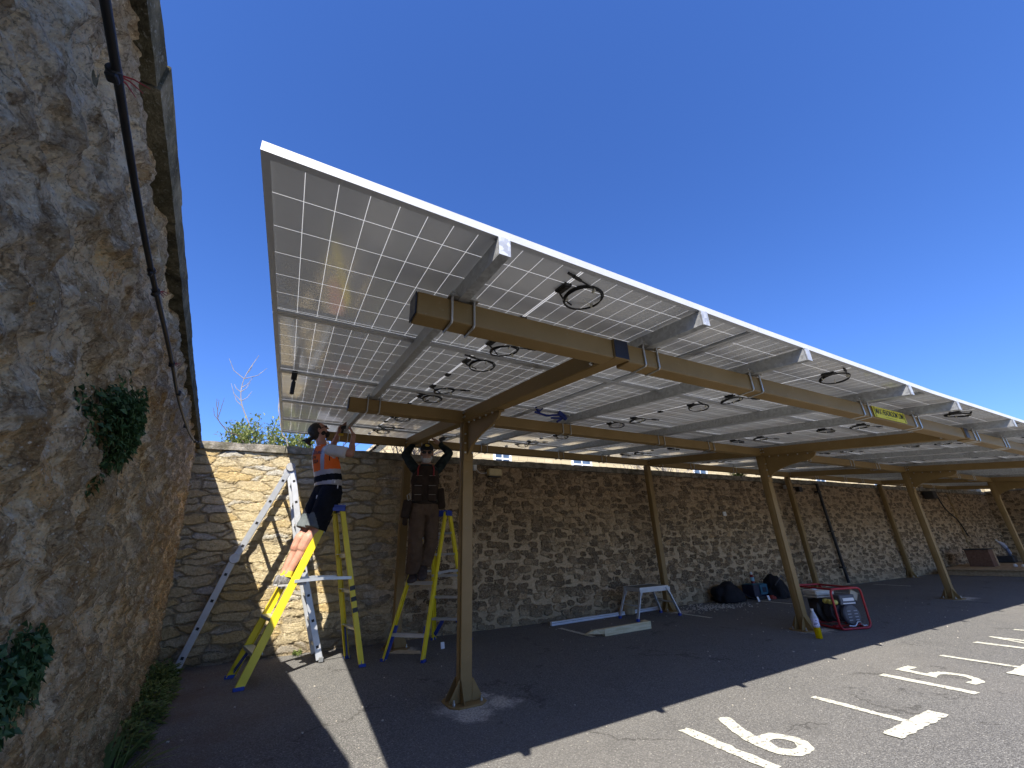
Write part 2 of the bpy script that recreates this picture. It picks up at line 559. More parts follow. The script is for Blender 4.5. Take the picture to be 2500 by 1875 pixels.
DUST = [(.055, -.03, .27), (.3, -.12, .17), (.22, .12, .1), (.02, -.22, .18), (4.84, -.02, .22), (5.02, -.1, .13), (9.62, -.02, .22), (9.9, -.05, .2),
        (.1, 2.2, .2), (4.88, 2.18, .25), (9.66, 2.2, .22)]
def m_asphalt():
    t = NT('worn_asphalt')
    co = t.coord()
    n0 = t.noise(co, .35, 4, .55)
    n1 = t.noise(co, 2.2, 5, .6)
    n2 = t.noise(co, 75, 3, .65)
    v = t.vor(co, 150, 'F1', 1)
    ch = t.sep(v.outputs['Color'])[0]
    ag = t.ramp(ch, [(0, (.085, .085, .085)), (.4, (.14, .139, .136)), (.75, (.19, .187, .18)), (1, (.29, .285, .27))])
    ag = t.mix(t.math('MULTIPLY', t.step(n2, .42, .64), .55), ag, (.08, .077, .073))
    ag = t.mix(t.math('MULTIPLY', t.step(n0, .45, .68), .35), ag, (.2, .19, .175))
    ag = t.mix(t.math('MULTIPLY', t.step(n1, .5, .75), .3), ag, (.09, .088, .085))
    vb = t.vor(co, 60, 'F1', 1)
    pale = t.math('MULTIPLY', t.step(vb.outputs['Distance'], .24, .16), t.step(t.sep(vb.outputs['Color'])[1], .86, .9))
    ag = t.mix(pale, ag, (.42, .4, .36))
    crk = t.vor(t.mapping(t.vmath('ADD', co, t.vmath('SCALE', t.noise(co, 2.2, 5, .7, col=True), scale=.6)), (1, 1, 1)), .55, 'DISTANCE_TO_EDGE', 1)
    ck = t.math('MULTIPLY', t.step(crk.outputs['Distance'], .009, .003), t.step(n1, .5, .56))
    ag = t.mix(t.math('MULTIPLY', ck, .6), ag, (.05, .048, .045))
    # pale scuffs
    sc = t.math('MULTIPLY', t.step(t.noise(t.mapping(co, (1, 2.2, 1)), 4.6, 7, .72), .655, .69), t.step(n2, .42, .55))
    ag = t.mix(t.math('MULTIPLY', sc, .75), ag, (.55, .5, .42))
    # dirt by the west wall
    x, y, z = t.sep(co)
    dirt = t.math('MULTIPLY', t.step(t.math('ADD', x, t.math('MULTIPLY', y, .1)), -.7, -1.9), t.step(n1, .3, .7))
    ag = t.mix(t.math('MULTIPLY', dirt, .55), ag, (.13, .085, .055))
    # spilt drilling dust round the post feet
    m = None
    nz = t.math('MULTIPLY', t.math('SUBTRACT', t.noise(co, 7, 6, .7), .5), .42)
    nf = t.step(t.noise(co, 60, 4, .75), .36, .62)
    for (a, b, r) in DUST:
        d = t.vmath('DISTANCE', co, (a, b, 0))
        d = t.math('ADD', d, nz)
        k = t.step(d, r * 1.15, r * .35)
        m = k if m is None else t.math('MAXIMUM', m, k)
    m = t.math('MULTIPLY', m, t.math('MULTIPLY_ADD', nf, .75, .2))
    ag = t.mix(m, ag, (.66, .61, .53))
    hgt = t.math('ADD', t.math('MULTIPLY', v.outputs['Distance'], -1.4), t.math('MULTIPLY', n2, .8))
    return t.set(ag, .9, 0, .25, t.bump(hgt, .55, .006))

def m_marking():
    t = NT('worn_road_paint')
    co = t.coord('Object')
    n1 = t.noise(co, 38, 6, .75)
    n2 = t.noise(co, 120, 4, .7)
    k = t.step(t.math('ADD', n1, t.math('MULTIPLY', n2, .35)), .765, .735)
    c = t.mix(k, (.16, .15, .135), t.ramp(n2, [(.3, (.46, .455, .38)), (.7, (.66, .655, .57))]))
    return t.set(c, .75, 0, .3, t.bump(n2, .5, .004))

def m_panel(L=2.385, W=1.185):
    """bifacial panel seen from below: grey cells between thin pale lines (object coords)"""
    t = NT('panel_cells')
    x, y, z = t.sep(t.coord())
    cx = (L / 2 - .022) / 12
    cy = (W - .036) / 6
    def lines(c, off, pitch, wd):
        q = t.math('DIVIDE', t.math('SUBTRACT', c, off), pitch)
        fr = t.math('ABSOLUTE', t.math('SUBTRACT', t.math('FRACT', t.math('ADD', q, .5)), .5))
        return t.step(t.math('MULTIPLY', fr, pitch), wd * 1.2, wd * .6)
    xm = t.math('SUBTRACT', t.math('ABSOLUTE', t.math('SUBTRACT', x, L / 2)), .006)
    lx = lines(xm, 0, cx, .0011)
    ly = lines(y, .018, cy, .0016)
    m = t.math('MAXIMUM', lx, ly)
    edge = t.math('MAXIMUM', t.step(t.math('ABSOLUTE', t.math('SUBTRACT', x, L / 2)), L / 2 - .024, L / 2 - .02),
                  t.step(t.math('ABSOLUTE', t.math('SUBTRACT', y, W / 2)), W / 2 - .022, W / 2 - .018))
    mid = t.step(t.math('ABSOLUTE', t.math('SUBTRACT', x, L / 2)), .009, .007)
    m = t.math('MAXIMUM', m, mid)
    core = t.step(t.math('ABSOLUTE', t.math('SUBTRACT', x, L / 2)), .0035, .002)
    nn = t.noise(t.coord(), 2.5, 3, .5)
    nf = t.noise(t.mapping(t.coord(), (1, 40, 1)), 6, 2, .5)
    cell = t.ramp(nn, [(.3, (.64, .65, .655)), (.7, (.71, .72, .725))])
    cell = t.mix(t.math('MULTIPLY', nf, .15), cell, (.55, .555, .56))
    c = t.mix(m, cell, (.88, .86, .78))
    t.set(c, .1, 0, .5, t.bump(nn, .02, .01))
    tr = t.n('ShaderNodeBsdfTranslucent')
    tr.inputs['Color'].default_value = (.93, .94, .9, 1)
    mx = t.n('ShaderNodeMixShader')
    t.link(t.math('MULTIPLY_ADD', t.math('SUBTRACT', m, core, clamp=True), .26, .014), mx.inputs[0])
    t.link(t.b.outputs[0], mx.inputs[1])
    t.link(tr.outputs[0], mx.inputs[2])
    t.link(mx.outputs[0], t.out.inputs['Surface'])
    return t.m

def m_glass_top():
    t = NT('panel_glass')
    return t.set((.01, .012, .025), .08, 0, .5)

def m_bronze():
    t = NT('bronze_powder_coat')
    co = t.coord()
    n1 = t.noise(co, 3, 5, .6)
    n2 = t.noise(co, 140, 3, .6)
    c = t.ramp(n1, [(.3, (.225, .145, .05)), (.7, (.29, .19, .075))])
    c = t.mix(t.math('MULTIPLY', t.step(t.noise(co, 28, 6, .75), .6, .68), .3), c, (.42, .36, .25))
    return t.set(c, t.math('MULTIPLY_ADD', n1, .2, .38), 0, .3, t.bump(n2, .12, .001))

def m_galv():
    t = NT('galvanised_steel')
    co = t.coord()
    v = t.vor(co, 55, 'F1', 1)
    r_ = t.sep(v.outputs['Color'])[0]
    n = t.noise(co, 8, 5, .6)
    c = t.ramp(r_, [(0, (.45, .46, .46)), (1, (.64, .66, .66))])
    c = t.mix(t.math('MULTIPLY', n, .4), c, (.3, .3, .29))
    return t.set(c, t.math('MULTIPLY_ADD', r_, .18, .36), .45, .5, t.bump(n, .1, .002))

def m_wood(name, a, b, sc=1):
    t = NT(name)
    co = t.coord()
    n = t.noise(t.mapping(co, (2.5 * sc, 28 * sc, 28 * sc)), 1.6, 6, .6, .6)
    n2 = t.noise(co, 60, 4, .7)
    c = t.ramp(n, [(.3, a), (.7, b)])
    return t.set(c, .75, 0, .25, t.bump(t.math('ADD', n, n2), .35, .003))

def m_leaf(name, a, b, trans=.35):
    t = NT(name)
    oi = t.n('ShaderNodeNewGeometry').outputs['Random Per Island']
    n = t.noise(t.coord(), 3, 3, .5)
    c = t.ramp(oi, [(0, a), (1, b)])
    c = t.mix(t.math('MULTIPLY', n, .4), c, tuple(q * .6 for q in a))
    t.set(c, .55, 0, .35)
    tr = t.n('ShaderNodeBsdfTranslucent')
    t.link(c, tr.inputs['Color'])
    mx = t.n('ShaderNodeMixShader')
    mx.inputs[0].default_value = trans
    t.link(t.b.outputs[0], mx.inputs[1])
    t.link(tr.outputs[0], mx.inputs[2])
    t.link(mx.outputs[0], t.out.inputs['Surface'])
    return t.m

def m_cloth(name, a, b, sc=30, rough=.9, patt=6):
    t = NT(name)
    co = t.coord()
    n = t.noise(co, patt, 5, .6)
    f = t.noise(co, sc * 8, 2, .5)
    wr = t.noise(t.mapping(co, (1, 1, .5)), 14, 3, .55, .8)
    c = t.ramp(n, [(.3, a), (.7, b)])
    return t.set(c, rough, 0, .2, t.bump(t.math('ADD', wr, t.math('MULTIPLY', f, .12)), .6, .012))

def m_block():
    """pale ashlar house wall"""
    t = NT('ashlar_wall')
    x, y, z = t.sep(t.coord())
    uv = t.comb(t.math('ADD', x, y), z, 0)
    b = t.n('ShaderNodeTexBrick')
    t.link(uv, b.inputs['Vector'])
    b.inputs['Color1'].default_value = (.5, .41, .24, 1)
    b.inputs['Color2'].default_value = (.6, .5, .32, 1)
    b.inputs['Mortar'].default_value = (.34, .28, .18, 1)
    b.inputs['Scale'].default_value = 1
    b.inputs['Brick Width'].default_value = .42
    b.inputs['Row Height'].default_value = .17
    b.inputs['Mortar Size'].default_value = .014
    n = t.noise(t.coord(), 9, 5, .65)
    c = t.mix(t.math('MULTIPLY', n, .45), b.outputs['Color'], (.38, .31, .19))
    return t.set(c, .9, 0, .2, t.bump(n, .5, .02))

def m_rooftile():
    t = NT('stone_roof_tiles')
    x, y, z = t.sep(t.coord())
    b = t.n('ShaderNodeTexBrick')
    t.link(t.comb(x, t.math('MULTIPLY', z, 1.4), 0), b.inputs['Vector'])
    b.inputs['Color1'].default_value = (.42, .36, .25, 1)
    b.inputs['Color2'].default_value = (.55, .48, .34, 1)
    b.inputs['Mortar'].default_value = (.12, .1, .07, 1)
    b.inputs['Scale'].default_value = 1
    b.inputs['Brick Width'].default_value = .3
    b.inputs['Row Height'].default_value = .2
    b.inputs['Mortar Size'].default_value = .016
    n = t.noise(t.coord(), 12, 5, .65)
    c = t.mix(t.math('MULTIPLY', n, .5), b.outputs['Color'], (.3, .26, .16))
    return t.set(c, .9, 0, .2, t.bump(n, .5, .02))

BRONZE, GALV = m_bronze(), m_galv()
ALU = simple('brushed_aluminium', (.56, .58, .6), .38, .55, .06)
ALUF = simple('anodised_frame', (.6, .61, .62), .5, .15, .04)
ZINC = simple('zinc_fastener', (.6, .6, .58), .35, .8, .1)
BLACKP = simple('black_plastic', (.012, .012, .013), .45, 0, .3)
CABLE = simple('black_cable', (.01, .01, .011), .5, 0, .3)
NAVYP = simple('navy_plastic_cap', (.012, .018, .04), .4, 0, .2)
WHITEP = simple('white_plastic', (.7, .7, .68), .45, 0, .05)
YEL = simple('yellow_fibreglass', (.78, .62, .02), .4, 0, .08, nscale=5)
BLUEP = simple('blue_plastic', (.015, .05, .34), .4, 0, .15)
# ------------------------------------------------------------------ ground and markings
def grid(xs, ys, fn):
    nx, ny = len(xs), len(ys)
    vs = [fn(x, y) for y in ys for x in xs]
    fs = [(j * nx + i, j * nx + i + 1, (j + 1) * nx + i + 1, (j + 1) * nx + i) for j in range(ny - 1) for i in range(nx - 1)]
    return vs, fs

me = bpy.data.meshes.new('car_park_ground')
xs = [-120, -40, -12, -6, -4, -2, 0, 2, 4, 8, 14, 22, 40, 90, 250]
ys = [-120, -40, -12, -6, -4, -2, 0, 2, 4, 8, 14, 40, 120, 250]
vs, fs = grid(xs, ys, lambda x, y: (x, y, 0))
me.from_pydata(vs, [], fs)
me.materials.append(m_asphalt())
ground = link('car_park_ground', me)
tag(ground, kind='structure')
PAINT = m_marking()

def rough_outline(pts, step=.015, amp=.006):
    out = []
    n = len(pts)
    for i in range(n):
        a, b = V((*pts[i], 0)), V((*pts[(i + 1) % n], 0))
        m = max(1, int((b - a).length / step))
        for k in range(m):
            q = a.lerp(b, k / m)
            nv = noise.noise_vector(q * 23.0) * amp * 2
            out.append((q.x + nv.x, q.y + nv.y))
    return out
def flat(name, outline, z=.004):
    cu = bpy.data.curves.new('tmp', 'CURVE'); cu.dimensions = '2D'; cu.fill_mode = 'BOTH'
    for loop in outline:
        sp = cu.splines.new('POLY'); sp.points.add(len(loop) - 1); sp.use_cyclic_u = True
        for p, q in zip(sp.points, loop):
            p.co = (q[0], q[1], 0, 1)
    o = bpy.data.objects.new('tmp', cu); COL.objects.link(o)
    dg = C.evaluated_depsgraph_get()
    m2 = bpy.data.meshes.new_from_object(o.evaluated_get(dg))
    bpy.data.objects.remove(o); bpy.data.curves.remove(cu)
    for v in m2.vertices: v.co.z = z
    m2.materials.clear(); m2.materials.append(PAINT)
    m2.name = name
    return link(name, m2, ground)
def rect(x0, y0, x1, y1):
    return [(x0, y0), (x1, y0), (x1, y1), (x0, y1)]
def stroke(pts, wd, closed=False):
    """outline of a thick stroke through pts"""
    P = [V((a, b)) for a, b in pts]
    L_, R_ = [], []
    n = len(P)
    for i in range(n):
        d = (P[min(i + 1, n - 1)] - P[max(i - 1, 0)]).normalized()
        s_ = V((-d.y, d.x)) * wd / 2
        L_.append(tuple(P[i] + s_)); R_.append(tuple(P[i] - s_))
    return L_ + R_[::-1]
def arc(cx, cy, rx, ry, a0, a1, n=18):
    return [(cx + rx * math.cos(R(a0 + (a1 - a0) * i / n)), cy + ry * math.sin(R(a0 + (a1 - a0) * i / n))) for i in range(n + 1)]

def digit(d, x, y, wdt=.31, hgt=.6, st=.085):
    """y = top of the digit; x = its left side"""
    b = y - hgt
    if d == '1':
        return [rect(x, b, x + st, y)]
    if d == '6':
        outer = arc(x + wdt / 2, b + .145, wdt / 2, .145, 0, -180, 16)
        outer += [(x + .005, b + .2), (x + .02, b + .29), (x + .06, b + .4), (x + .11, b + .5), (x + .16, y - .01), (x + .2, y), (x + .245, y - .015), (x + .25, y - .05),
                  (x + .2, b + .47), (x + .155, b + .38), (x + .125, b + .29), (x + .17, b + .292), (x + .22, b + .28), (x + .27, b + .24), (x + .295, b + .19)]
        return [outer, arc(x + wdt / 2 + .005, b + .145, .066, .07, 0, 360, 18)[:-1]]
    if d == '5':
        return [[(x + .02, y), (x + .24, y), (x + .24, y - .075), (x + .09, y - .075), (x + .075, y - .2), (x + .14, y - .195), (x + .21, y - .225), (x + .265, y - .29),
                 (x + .275, y - .38), (x + .245, y - .46), (x + .19, y - .515), (x + .12, y - .54), (x + .0, y - .52), (x + .01, y - .455), (x + .1, y - .47), (x + .155, y - .45),
                 (x + .195, y - .4), (x + .198, y - .345), (x + .17, y - .295), (x + .12, y - .27), (x + .07, y - .27), (x - .01, y - .29)]]
    if d == '4':
        return [[(x + .24, y), (x + .3, y), (x + .3, b + .2), (x + .36, b + .2), (x + .36, b + .13), (x + .3, b + .13), (x + .3, b), (x + .225, b), (x + .225, b + .13), (x, b + .13), (x, b + .18)],
                [(x + .225, b + .2), (x + .085, b + .2), (x + .225, y - .12)]]
    if d == '3':
        return [[(x, y), (x + .26, y), (x + .26, y - .06), (x + .14, y - .22), (x + .22, y - .25), (x + .265, y - .33), (x + .265, y - .42), (x + .21, y - .51), (x + .12, y - .54), (x, y - .51),
                 (x, y - .44), (x + .11, y - .47), (x + .17, y - .44), (x + .195, y - .38), (x + .17, y - .31), (x + .11, y - .28), (x + .05, y - .29), (x + .05, y - .23), (x + .16, y - .07), (x, y - .07)]]
def number(txt, x, y, gap):
    loops = []
    for i, d in enumerate(txt):
        loops += [rough_outline(l) for l in digit(d, x + i * gap, y)]
    return flat('bay_number', loops)
number('16', 1.005, -1.245, .2)
number('15', 3.3, -1.38, .29)
number('14', 5.42, -1.38, .24)
for i in range(-1, 6):
    bx = 2.32 * 1.0 + i * 2.165
    y0 = -1.365 if i < 1 else -1.4
    if i == 0: bx = 2.315
    if i == 1: bx = 4.5
    flat('bay_line', [rough_outline(rect(bx - .033, y0, bx + .033, -1.935))])
    flat('bay_line', [rough_outline([(bx - .33, -1.93), (bx + .335, -1.925), (bx + .335, -2.035), (bx - .335, -2.03)])], .006)
for bx, a, b in ((2.41, 2.18, 1.38), (4.74, 2.1, 1.4), (7.07, 2.12, 1.45), (9.4, 2.1, 1.42), (11.7, 2.14, 1.4)):
    flat('bay_line', [rough_outline(rect(bx - .035, b, bx + .035, a))])

# ------------------------------------------------------------------ stone walls
def lin(a, b, n):
    return [a + (b - a) * i / n for i in range(n + 1)]
# west wall: origin at its foot, local x runs north along it, local y points into the car park
WO = V((-2.35, 0, 0))
WD = V((-.105, 1, 0)).normalized()           # direction along the wall
WN = V((1, .105, 0)).normalized()            # out of the wall
leftw = thing('stone_wall', 'tall weathered grey and tan rubble wall covered in lichen, rising close beside the camera', 'wall', (0, 0, 0))
leftw['_local'] = 1
leftw.rotation_euler = (0, 0, math.atan2(WD.y, WD.x))
X0 = V((-2.262, 0, 0))                       # wall face on the line y = 0
leftw.location = X0
def lw(x, off, z):                            # world point from wall coords (distance along, out of wall, height)
    return X0 + WD * x + WN * off + V((0, 0, z))
HW = 2.54
xa = lin(-12, -5, 12)[:-1] + lin(-5, -4, 20)[:-1] + lin(-4, -.8, 400)[:-1] + lin(-.8, 1.2, 150)[:-1] + lin(1.2, 2.93, 110)
za = lin(-.02, HW - .1, 230)
vs, fs = grid(xa, za, lambda x, z: (x, .04 - .14 * (1 - z / HW), z))
me = bpy.data.meshes.new('wall_face')
me.from_pydata(vs, [], [f[::-1] for f in fs])
me.materials.append(m_rubble_near())
# local y: +90deg from WD is (-1,..) -> out of wall is local -y
for v in me.vertices: pass
wf = link('wall_face', me, leftw, smooth=True)
COP = m_coping()
mb = MB()
x = -11.5
k = 0
while x < 2.9:
    L = .55 + .35 * random.random()
    e = min(x + L, 2.93)
    n = max(2, int((e - x) / .05))
    j = .012 * random.random()
    for i in range(1):
        mb.bb((x + .004, -.055 - j, HW - .105), (e - .004, .5, HW - .0 + j * .3))
    x = e
mb.bb((-11.5, 0.02, -.02), (2.93, .48, HW - .12))
o = mb.build('coping', m_coping_dark(), leftw, off=(0, 0, 0))
sub = o.modifiers.new('sub', 'SUBSURF'); sub.subdivision_type = 'SIMPLE'; sub.levels = 4; sub.render_levels = 4
dt = bpy.data.textures.new('stone_noise', 'CLOUDS'); dt.noise_scale = .12; dt.noise_depth = 3
dm = o.modifiers.new('disp', 'DISPLACE'); dm.texture = dt; dm.strength = .012; dm.mid_level = .5

# north boundary wall
BY = lambda x: 2.824 - .0262 * x
back = thing('stone_wall', 'long brown rubble boundary wall behind the carport, pale coursed stone at its near end', 'wall', (-2.48, BY(-2.48), 0))
def wall_grid(xa, za, fn, mat, parent, name='wall_face'):
    vs, fs = grid(xa, za, fn)
    off = rootloc(parent)
    me = bpy.data.meshes.new(name)
    me.from_pydata([tuple(V(p) - off) for p in vs], [], fs)
    me.materials.append(mat)
    return link(name, me, parent, smooth=True)
FARM = m_rubble_far()
xa = lin(-2.6, 4, 470)[:-1] + lin(4, 10, 240)[:-1] + lin(10, 22.75, 260)
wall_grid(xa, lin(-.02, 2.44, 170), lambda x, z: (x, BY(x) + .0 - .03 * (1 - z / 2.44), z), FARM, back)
mb = MB()
x = -2.55
while x < 22.6:
    L = .7 + .4 * random.random()
    e = min(x + L, 22.7)
    j = .008 * random.random()
    mb.add([(x + .003, BY(x) - .06 - j, 2.44), (e - .003, BY(e) - .06 - j, 2.44), (e - .003, BY(e) + .34, 2.44), (x + .003, BY(x) + .34, 2.44),
            (x + .003, BY(x) - .06 - j, 2.535 + j), (e - .003, BY(e) - .06 - j, 2.535 + j), (e - .003, BY(e) + .34, 2.55), (x + .003, BY(x) + .34, 2.55)],
           [(0, 1, 2, 3), (4, 7, 6, 5), (0, 4, 5, 1), (1, 5, 6, 2), (2, 6, 7, 3), (3, 7, 4, 0)])
    x = e
mb.add([(-2.6, BY(-2.6) + .03, 0), (22.7, BY(22.7) + .03, 0), (22.7, BY(22.7) + .3, 0), (-2.6, BY(-2.6) + .3, 0),
        (-2.6, BY(-2.6) + .03, 2.43), (22.7, BY(22.7) + .03, 2.43), (22.7, BY(22.7) + .3, 2.43), (-2.6, BY(-2.6) + .3, 2.43)],
       [(0, 1, 2, 3), (4, 7, 6, 5), (0, 4, 5, 1), (1, 5, 6, 2), (2, 6, 7, 3), (3, 7, 4, 0)])
o = mb.build('coping', COP, back)
sub = o.modifiers.new('sub', 'SUBSURF'); sub.subdivision_type = 'SIMPLE'; sub.levels = 4; sub.render_levels = 4
dm = o.modifiers.new('disp', 'DISPLACE'); dm.texture = dt; dm.strength = .025; dm.mid_level = .5

east = thing('stone_wall', 'dark rubble wall closing the far end of the car park', 'wall', (22.42, 2.2, 0))
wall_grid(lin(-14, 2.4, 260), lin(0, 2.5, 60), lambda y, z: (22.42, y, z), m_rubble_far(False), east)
mb = MB()
mb.bb((22.4, -14, 2.5), (22.8, 2.2, 2.56))
mb.bb((22.5, -14, 0), (22.75, 2.2, 2.5))
mb.build('coping', COP, east)

# ------------------------------------------------------------------ carport
SL = .115
S = 4.78
def top(y):                                   # underside of the panel frames
    return 2.482 + SL * y
DEEP = .113
def btop(y):                                  # top of beams and rafters
    return top(y) - .08
frame = thing('carport_frame', 'bronze painted steel carport frame with galvanised rails, holding up the solar panels', 'carport', (.055, 0, 0))
NB = 5
def bolt(name, loc, axis, parent, prof, r=(0, 0, 0)):
    key = (name, tuple(axis))
    if key not in BOLTS:
        q = MB(); q.lathe(prof, (0, 0, 0), 6, axis); BOLTS[key] = q.mesh(name, ZINC)
    o = bpy.data.objects.new(name, BOLTS[key])
    COL.objects.link(o)
    o.parent = parent
    o.location = V(loc) - rootloc(parent)
    return o
BOLTS = {}
ANCHOR = [(.012, 0), (.012, .012), (.007, .012), (.007, .035)]
HEX = [(.01, 0), (.01, .009), (.006, .009), (.006, .017)]
posts_f, posts_b = [], []
for i in range(NB):
    px = .055 + S * i
    for row, (py, wd) in enumerate(((0.0, .1), (2.29, .1))):
        h = btop(py) - DEEP
        mb = MB()
        mb.bb((px - wd / 2, py, .012), (px + wd / 2, py + .1, h - .001))
        mb.bb((px - wd / 2 - .008, py + .022, .012), (px - wd / 2, py + .078, h - .001))
        p = mb.build('post', BRONZE, frame, bevel=.004)
        m2 = MB()
        a = .155
        c_ = .06
        cy = py + .05
        m2.prism([(px - a, cy - a + c_, 0), (px - a + c_, cy - a, 0), (px + a - c_, cy - a, 0), (px + a, cy - a + c_, 0), (px + a, cy + a - c_, 0), (px + a - c_, cy + a, 0),
                  (px - a + c_, cy + a, 0), (px - a, cy + a - c_, 0)], (0, 0, 0), (0, 0, .012))
        for sx in (-1, 1):
            x0 = px + sx * wd / 2
            for dy in (-.047, .047):
                m2.prism([(x0, cy + dy, .012), (x0 + sx * .095, cy + dy, .012), (x0 + sx * .095, cy + dy, .022), (x0 + sx * .01, cy + dy, .165), (x0, cy + dy, .165)], (0, -.003, 0), (0, .003, 0))
        for sy in (-1, 1):
            y0 = cy + sy * .05
            for dx in (-.047,):
                m2.prism([(px + dx, y0, .012), (px + dx, y0 + sy * .09, .012), (px + dx, y0 + sy * .09, .022), (px + dx, y0 + sy * .01, .165), (px + dx, y0, .165)], (-.003, 0, 0), (.003, 0, 0))
        m2.build('base_plate', BRONZE, p, bevel=.002)
        for sx, sy in ((-1, -1), (1, -1), (-1, 1), (1, 1)):
            if i > 2 and sy > 0: continue
            bolt('anchor_bolt', (px + sx * .115, cy + sy * .085, .013), (0, 0, 1), p, ANCHOR)
    # curved haunch under the rafter, in front of the front post
    m4 = MB()
    pr = [(px, y_, z_) for y_, z_ in ((-.70, btop(-.7) - DEEP - .03), (-.69, 2.16), (-.665, 2.138), (-.62, 2.122), (-.55, 2.112), (-.47, 2.105), (-.39, 2.096), (-.31, 2.084), (-.23, 2.067), (-.16, 2.045), (-.1, 2.02), (-.05, 1.99), (-.012, 1.955))]
    poly = [(px, -.70, btop(-.7) - DEEP - .004)] + pr + [(px, -.012, btop(0) - DEEP - .004)]
    m4.prism(poly, (-.012, 0, 0), (.012, 0, 0))
    m4.prism([(px, -.70, btop(-.7) - DEEP - .003), (px, -.013, btop(0) - DEEP - .003), (px, -.013, btop(0) - DEEP - .013), (px, -.70, btop(-.7) - DEEP - .013)], (-.048, 0, 0), (-.0125, 0, 0))
    m4.prism([(px, -.70, btop(-.7) - DEEP - .003), (px, -.013, btop(0) - DEEP - .003), (px, -.013, btop(0) - DEEP - .013), (px, -.70, btop(-.7) - DEEP - .013)], (.0125, 0, 0), (.048, 0, 0))
    m4.bb((px - .048, -.012, 1.9), (px + .048, -.001, btop(0) - DEEP - .006))
    hb = m4.build('haunch', BRONZE, frame, bevel=.003)
    if i < 3:
        for z in (1.98, 2.07, 2.16):
            for sx in (-1, 1):
                bolt('bolt', (px + sx * .036, -.012, z), (0, -1, 0), hb, HEX)
        for y in (-.1, -.23, -.36, -.49, -.62):
            for sx in (-1, 1):
                bolt('bolt', (px + sx * .034, y, btop(y) - DEEP - .013), (0, 0, -1), hb, HEX)
    # rafter
    m6 = MB()
    ya, yb = -2.17, 2.42
    poly = [(px, ya, btop(ya) - DEEP), (px, yb, btop(yb) - DEEP), (px, yb, btop(yb)), (px, ya, btop(ya))]
    m6.prism(poly, (-.05, 0, 0), (.05, 0, 0))
    rf = m6.build('rafter', BRONZE, frame, bevel=.005)
    m7 = MB()
    m7.bb((px - .048, ya - .004, btop(ya) - DEEP + .003), (px + .048, ya - .0005, btop(ya) - .003))
    m7.build('end_cap', NAVYP, rf, bevel=.002)
    if i < 3:
        for y in (-2.1, 0.05, 2.3):
            for dy, dz in ((-.035, -.035), (.035, -.035), (-.035, -.08), (.035, -.08)):
                bolt('bolt', (px - .0505, y + (.105 if y < -2 else -.075) + dy * .5, btop(y) + dz), (-1, 0, 0), rf, HEX)

XE = 22.35
BEAMS = (-2.16, 0.0, 2.24)
for by in BEAMS:
    z1 = btop(by)
    segs = [(-1.06, .055 - .0505)] + [(.055 + S * i + .0505, .055 + S * (i + 1) - .0505) for i in range(NB - 1)] + [(.055 + S * (NB - 1) + .0505, XE)]
    for k, (a, b) in enumerate(segs):
        dz = -.006 if (k and by < 0) else 0
        mb = MB()
        poly = [(a, by, z1 - DEEP + dz), (a, by + .1, z1 - DEEP + .0 + dz), (a, by + .1, z1 + .002 + dz), (a, by, z1 - .004 + dz)]
        mb.prism(poly, (0, 0, 0), (b - a, 0, 0))
        bm_ = mb.build('beam', BRONZE, frame, bevel=.006, segs=2)
        if k == 0:
            m2 = MB()
            m2.prism([(a, by + .002, z1 - DEEP + .002), (a, by + .098, z1 - DEEP + .002), (a, by + .098, z1 - .002), (a, by + .002, z1 - .005)], (-.007, 0, 0), (-.0005, 0, 0))
            m2.build('end_cap', NAVYP, bm_, bevel=.002)
PUR = [-.855, .28, 1.24, 2.71, 3.67, 5.12, 6.05, 7.45, 8.4, 9.85, 10.8, 12.25, 13.2, 14.65, 15.6, 17.05, 18.0, 19.4, 20.4, 21.8]
def yf(x):                                    # front edge of the panel rows
    return -2.59 + (.075 * (x + 1.635) / 2.4 if x < .765 else .075 + .05 * min(1, (x - .765) / 2.4))
ubolt_me = None
for i, x in enumerate(PUR):
    ya = yf(x) - .002
    yb = 3.3
    mb = MB()
    # C section: web on the west side, flanges top and bottom
    for (x0, x1, z0, z1) in ((-.022, -.019, -.08, -.002), (-.0185, .022, -.08, -.077), (-.0185, .022, -.005, -.002), (.019, .022, -.0765, -.066), (.019, .022, -.016, -.0055)):
        poly = [(x + x0, ya, top(ya) + z0), (x + x1, ya, top(ya) + z0), (x + x1, ya, top(ya) + z1), (x + x0, ya, top(ya) + z1)]
        mb.add(poly + [(p[0], yb, p[2] - top(ya) + top(yb)) for p in poly], [(3, 2, 1, 0), (4, 5, 6, 7), (0, 1, 5, 4), (1, 2, 6, 5), (2, 3, 7, 6), (3, 0, 4, 7)])
    # folded end tab
    mb.bb((x - .024, ya - .006, top(ya) - .083), (x + .024, ya - .0005, top(ya) - .003))
    mb.build('rail', GALV, frame)
    for by in BEAMS:
        # pair of square-bend hook bolts round the beam, with clamp plates on top
        if ubolt_me is None:
            m2 = MB()
            for sx in (-.052, .052):
                z1 = 0
                m2.tube([(sx, -.006, .035), (sx, -.007, -DEEP - .001), (sx, -.001, -DEEP - .008), (sx, .1, -DEEP - .008), (sx, .107, -DEEP), (sx, .107, .02)], .0055, 8)
                m2.box((sx * .86, -.001, .008), (.05, .045, .008))
                m2.box((sx * .86, -.001, .016), (.02, .05, .008))
                m2.lathe([(.0095, 0), (.0095, .01)], (sx, -.006, .018), 6)
                m2.box((sx * .55, .012, .022), (.004, .03, .04))
            ubolt_me = m2.mesh('hook_bolt', ZINC)
            ubolt_me.polygons.foreach_set('use_smooth', [False] * len(ubolt_me.polygons))
        o = bpy.data.objects.new('hook_bolt', ubolt_me)
        COL.objects.link(o)
        o.parent = frame
        o.location = V((x, by, btop(by))) - frame.location

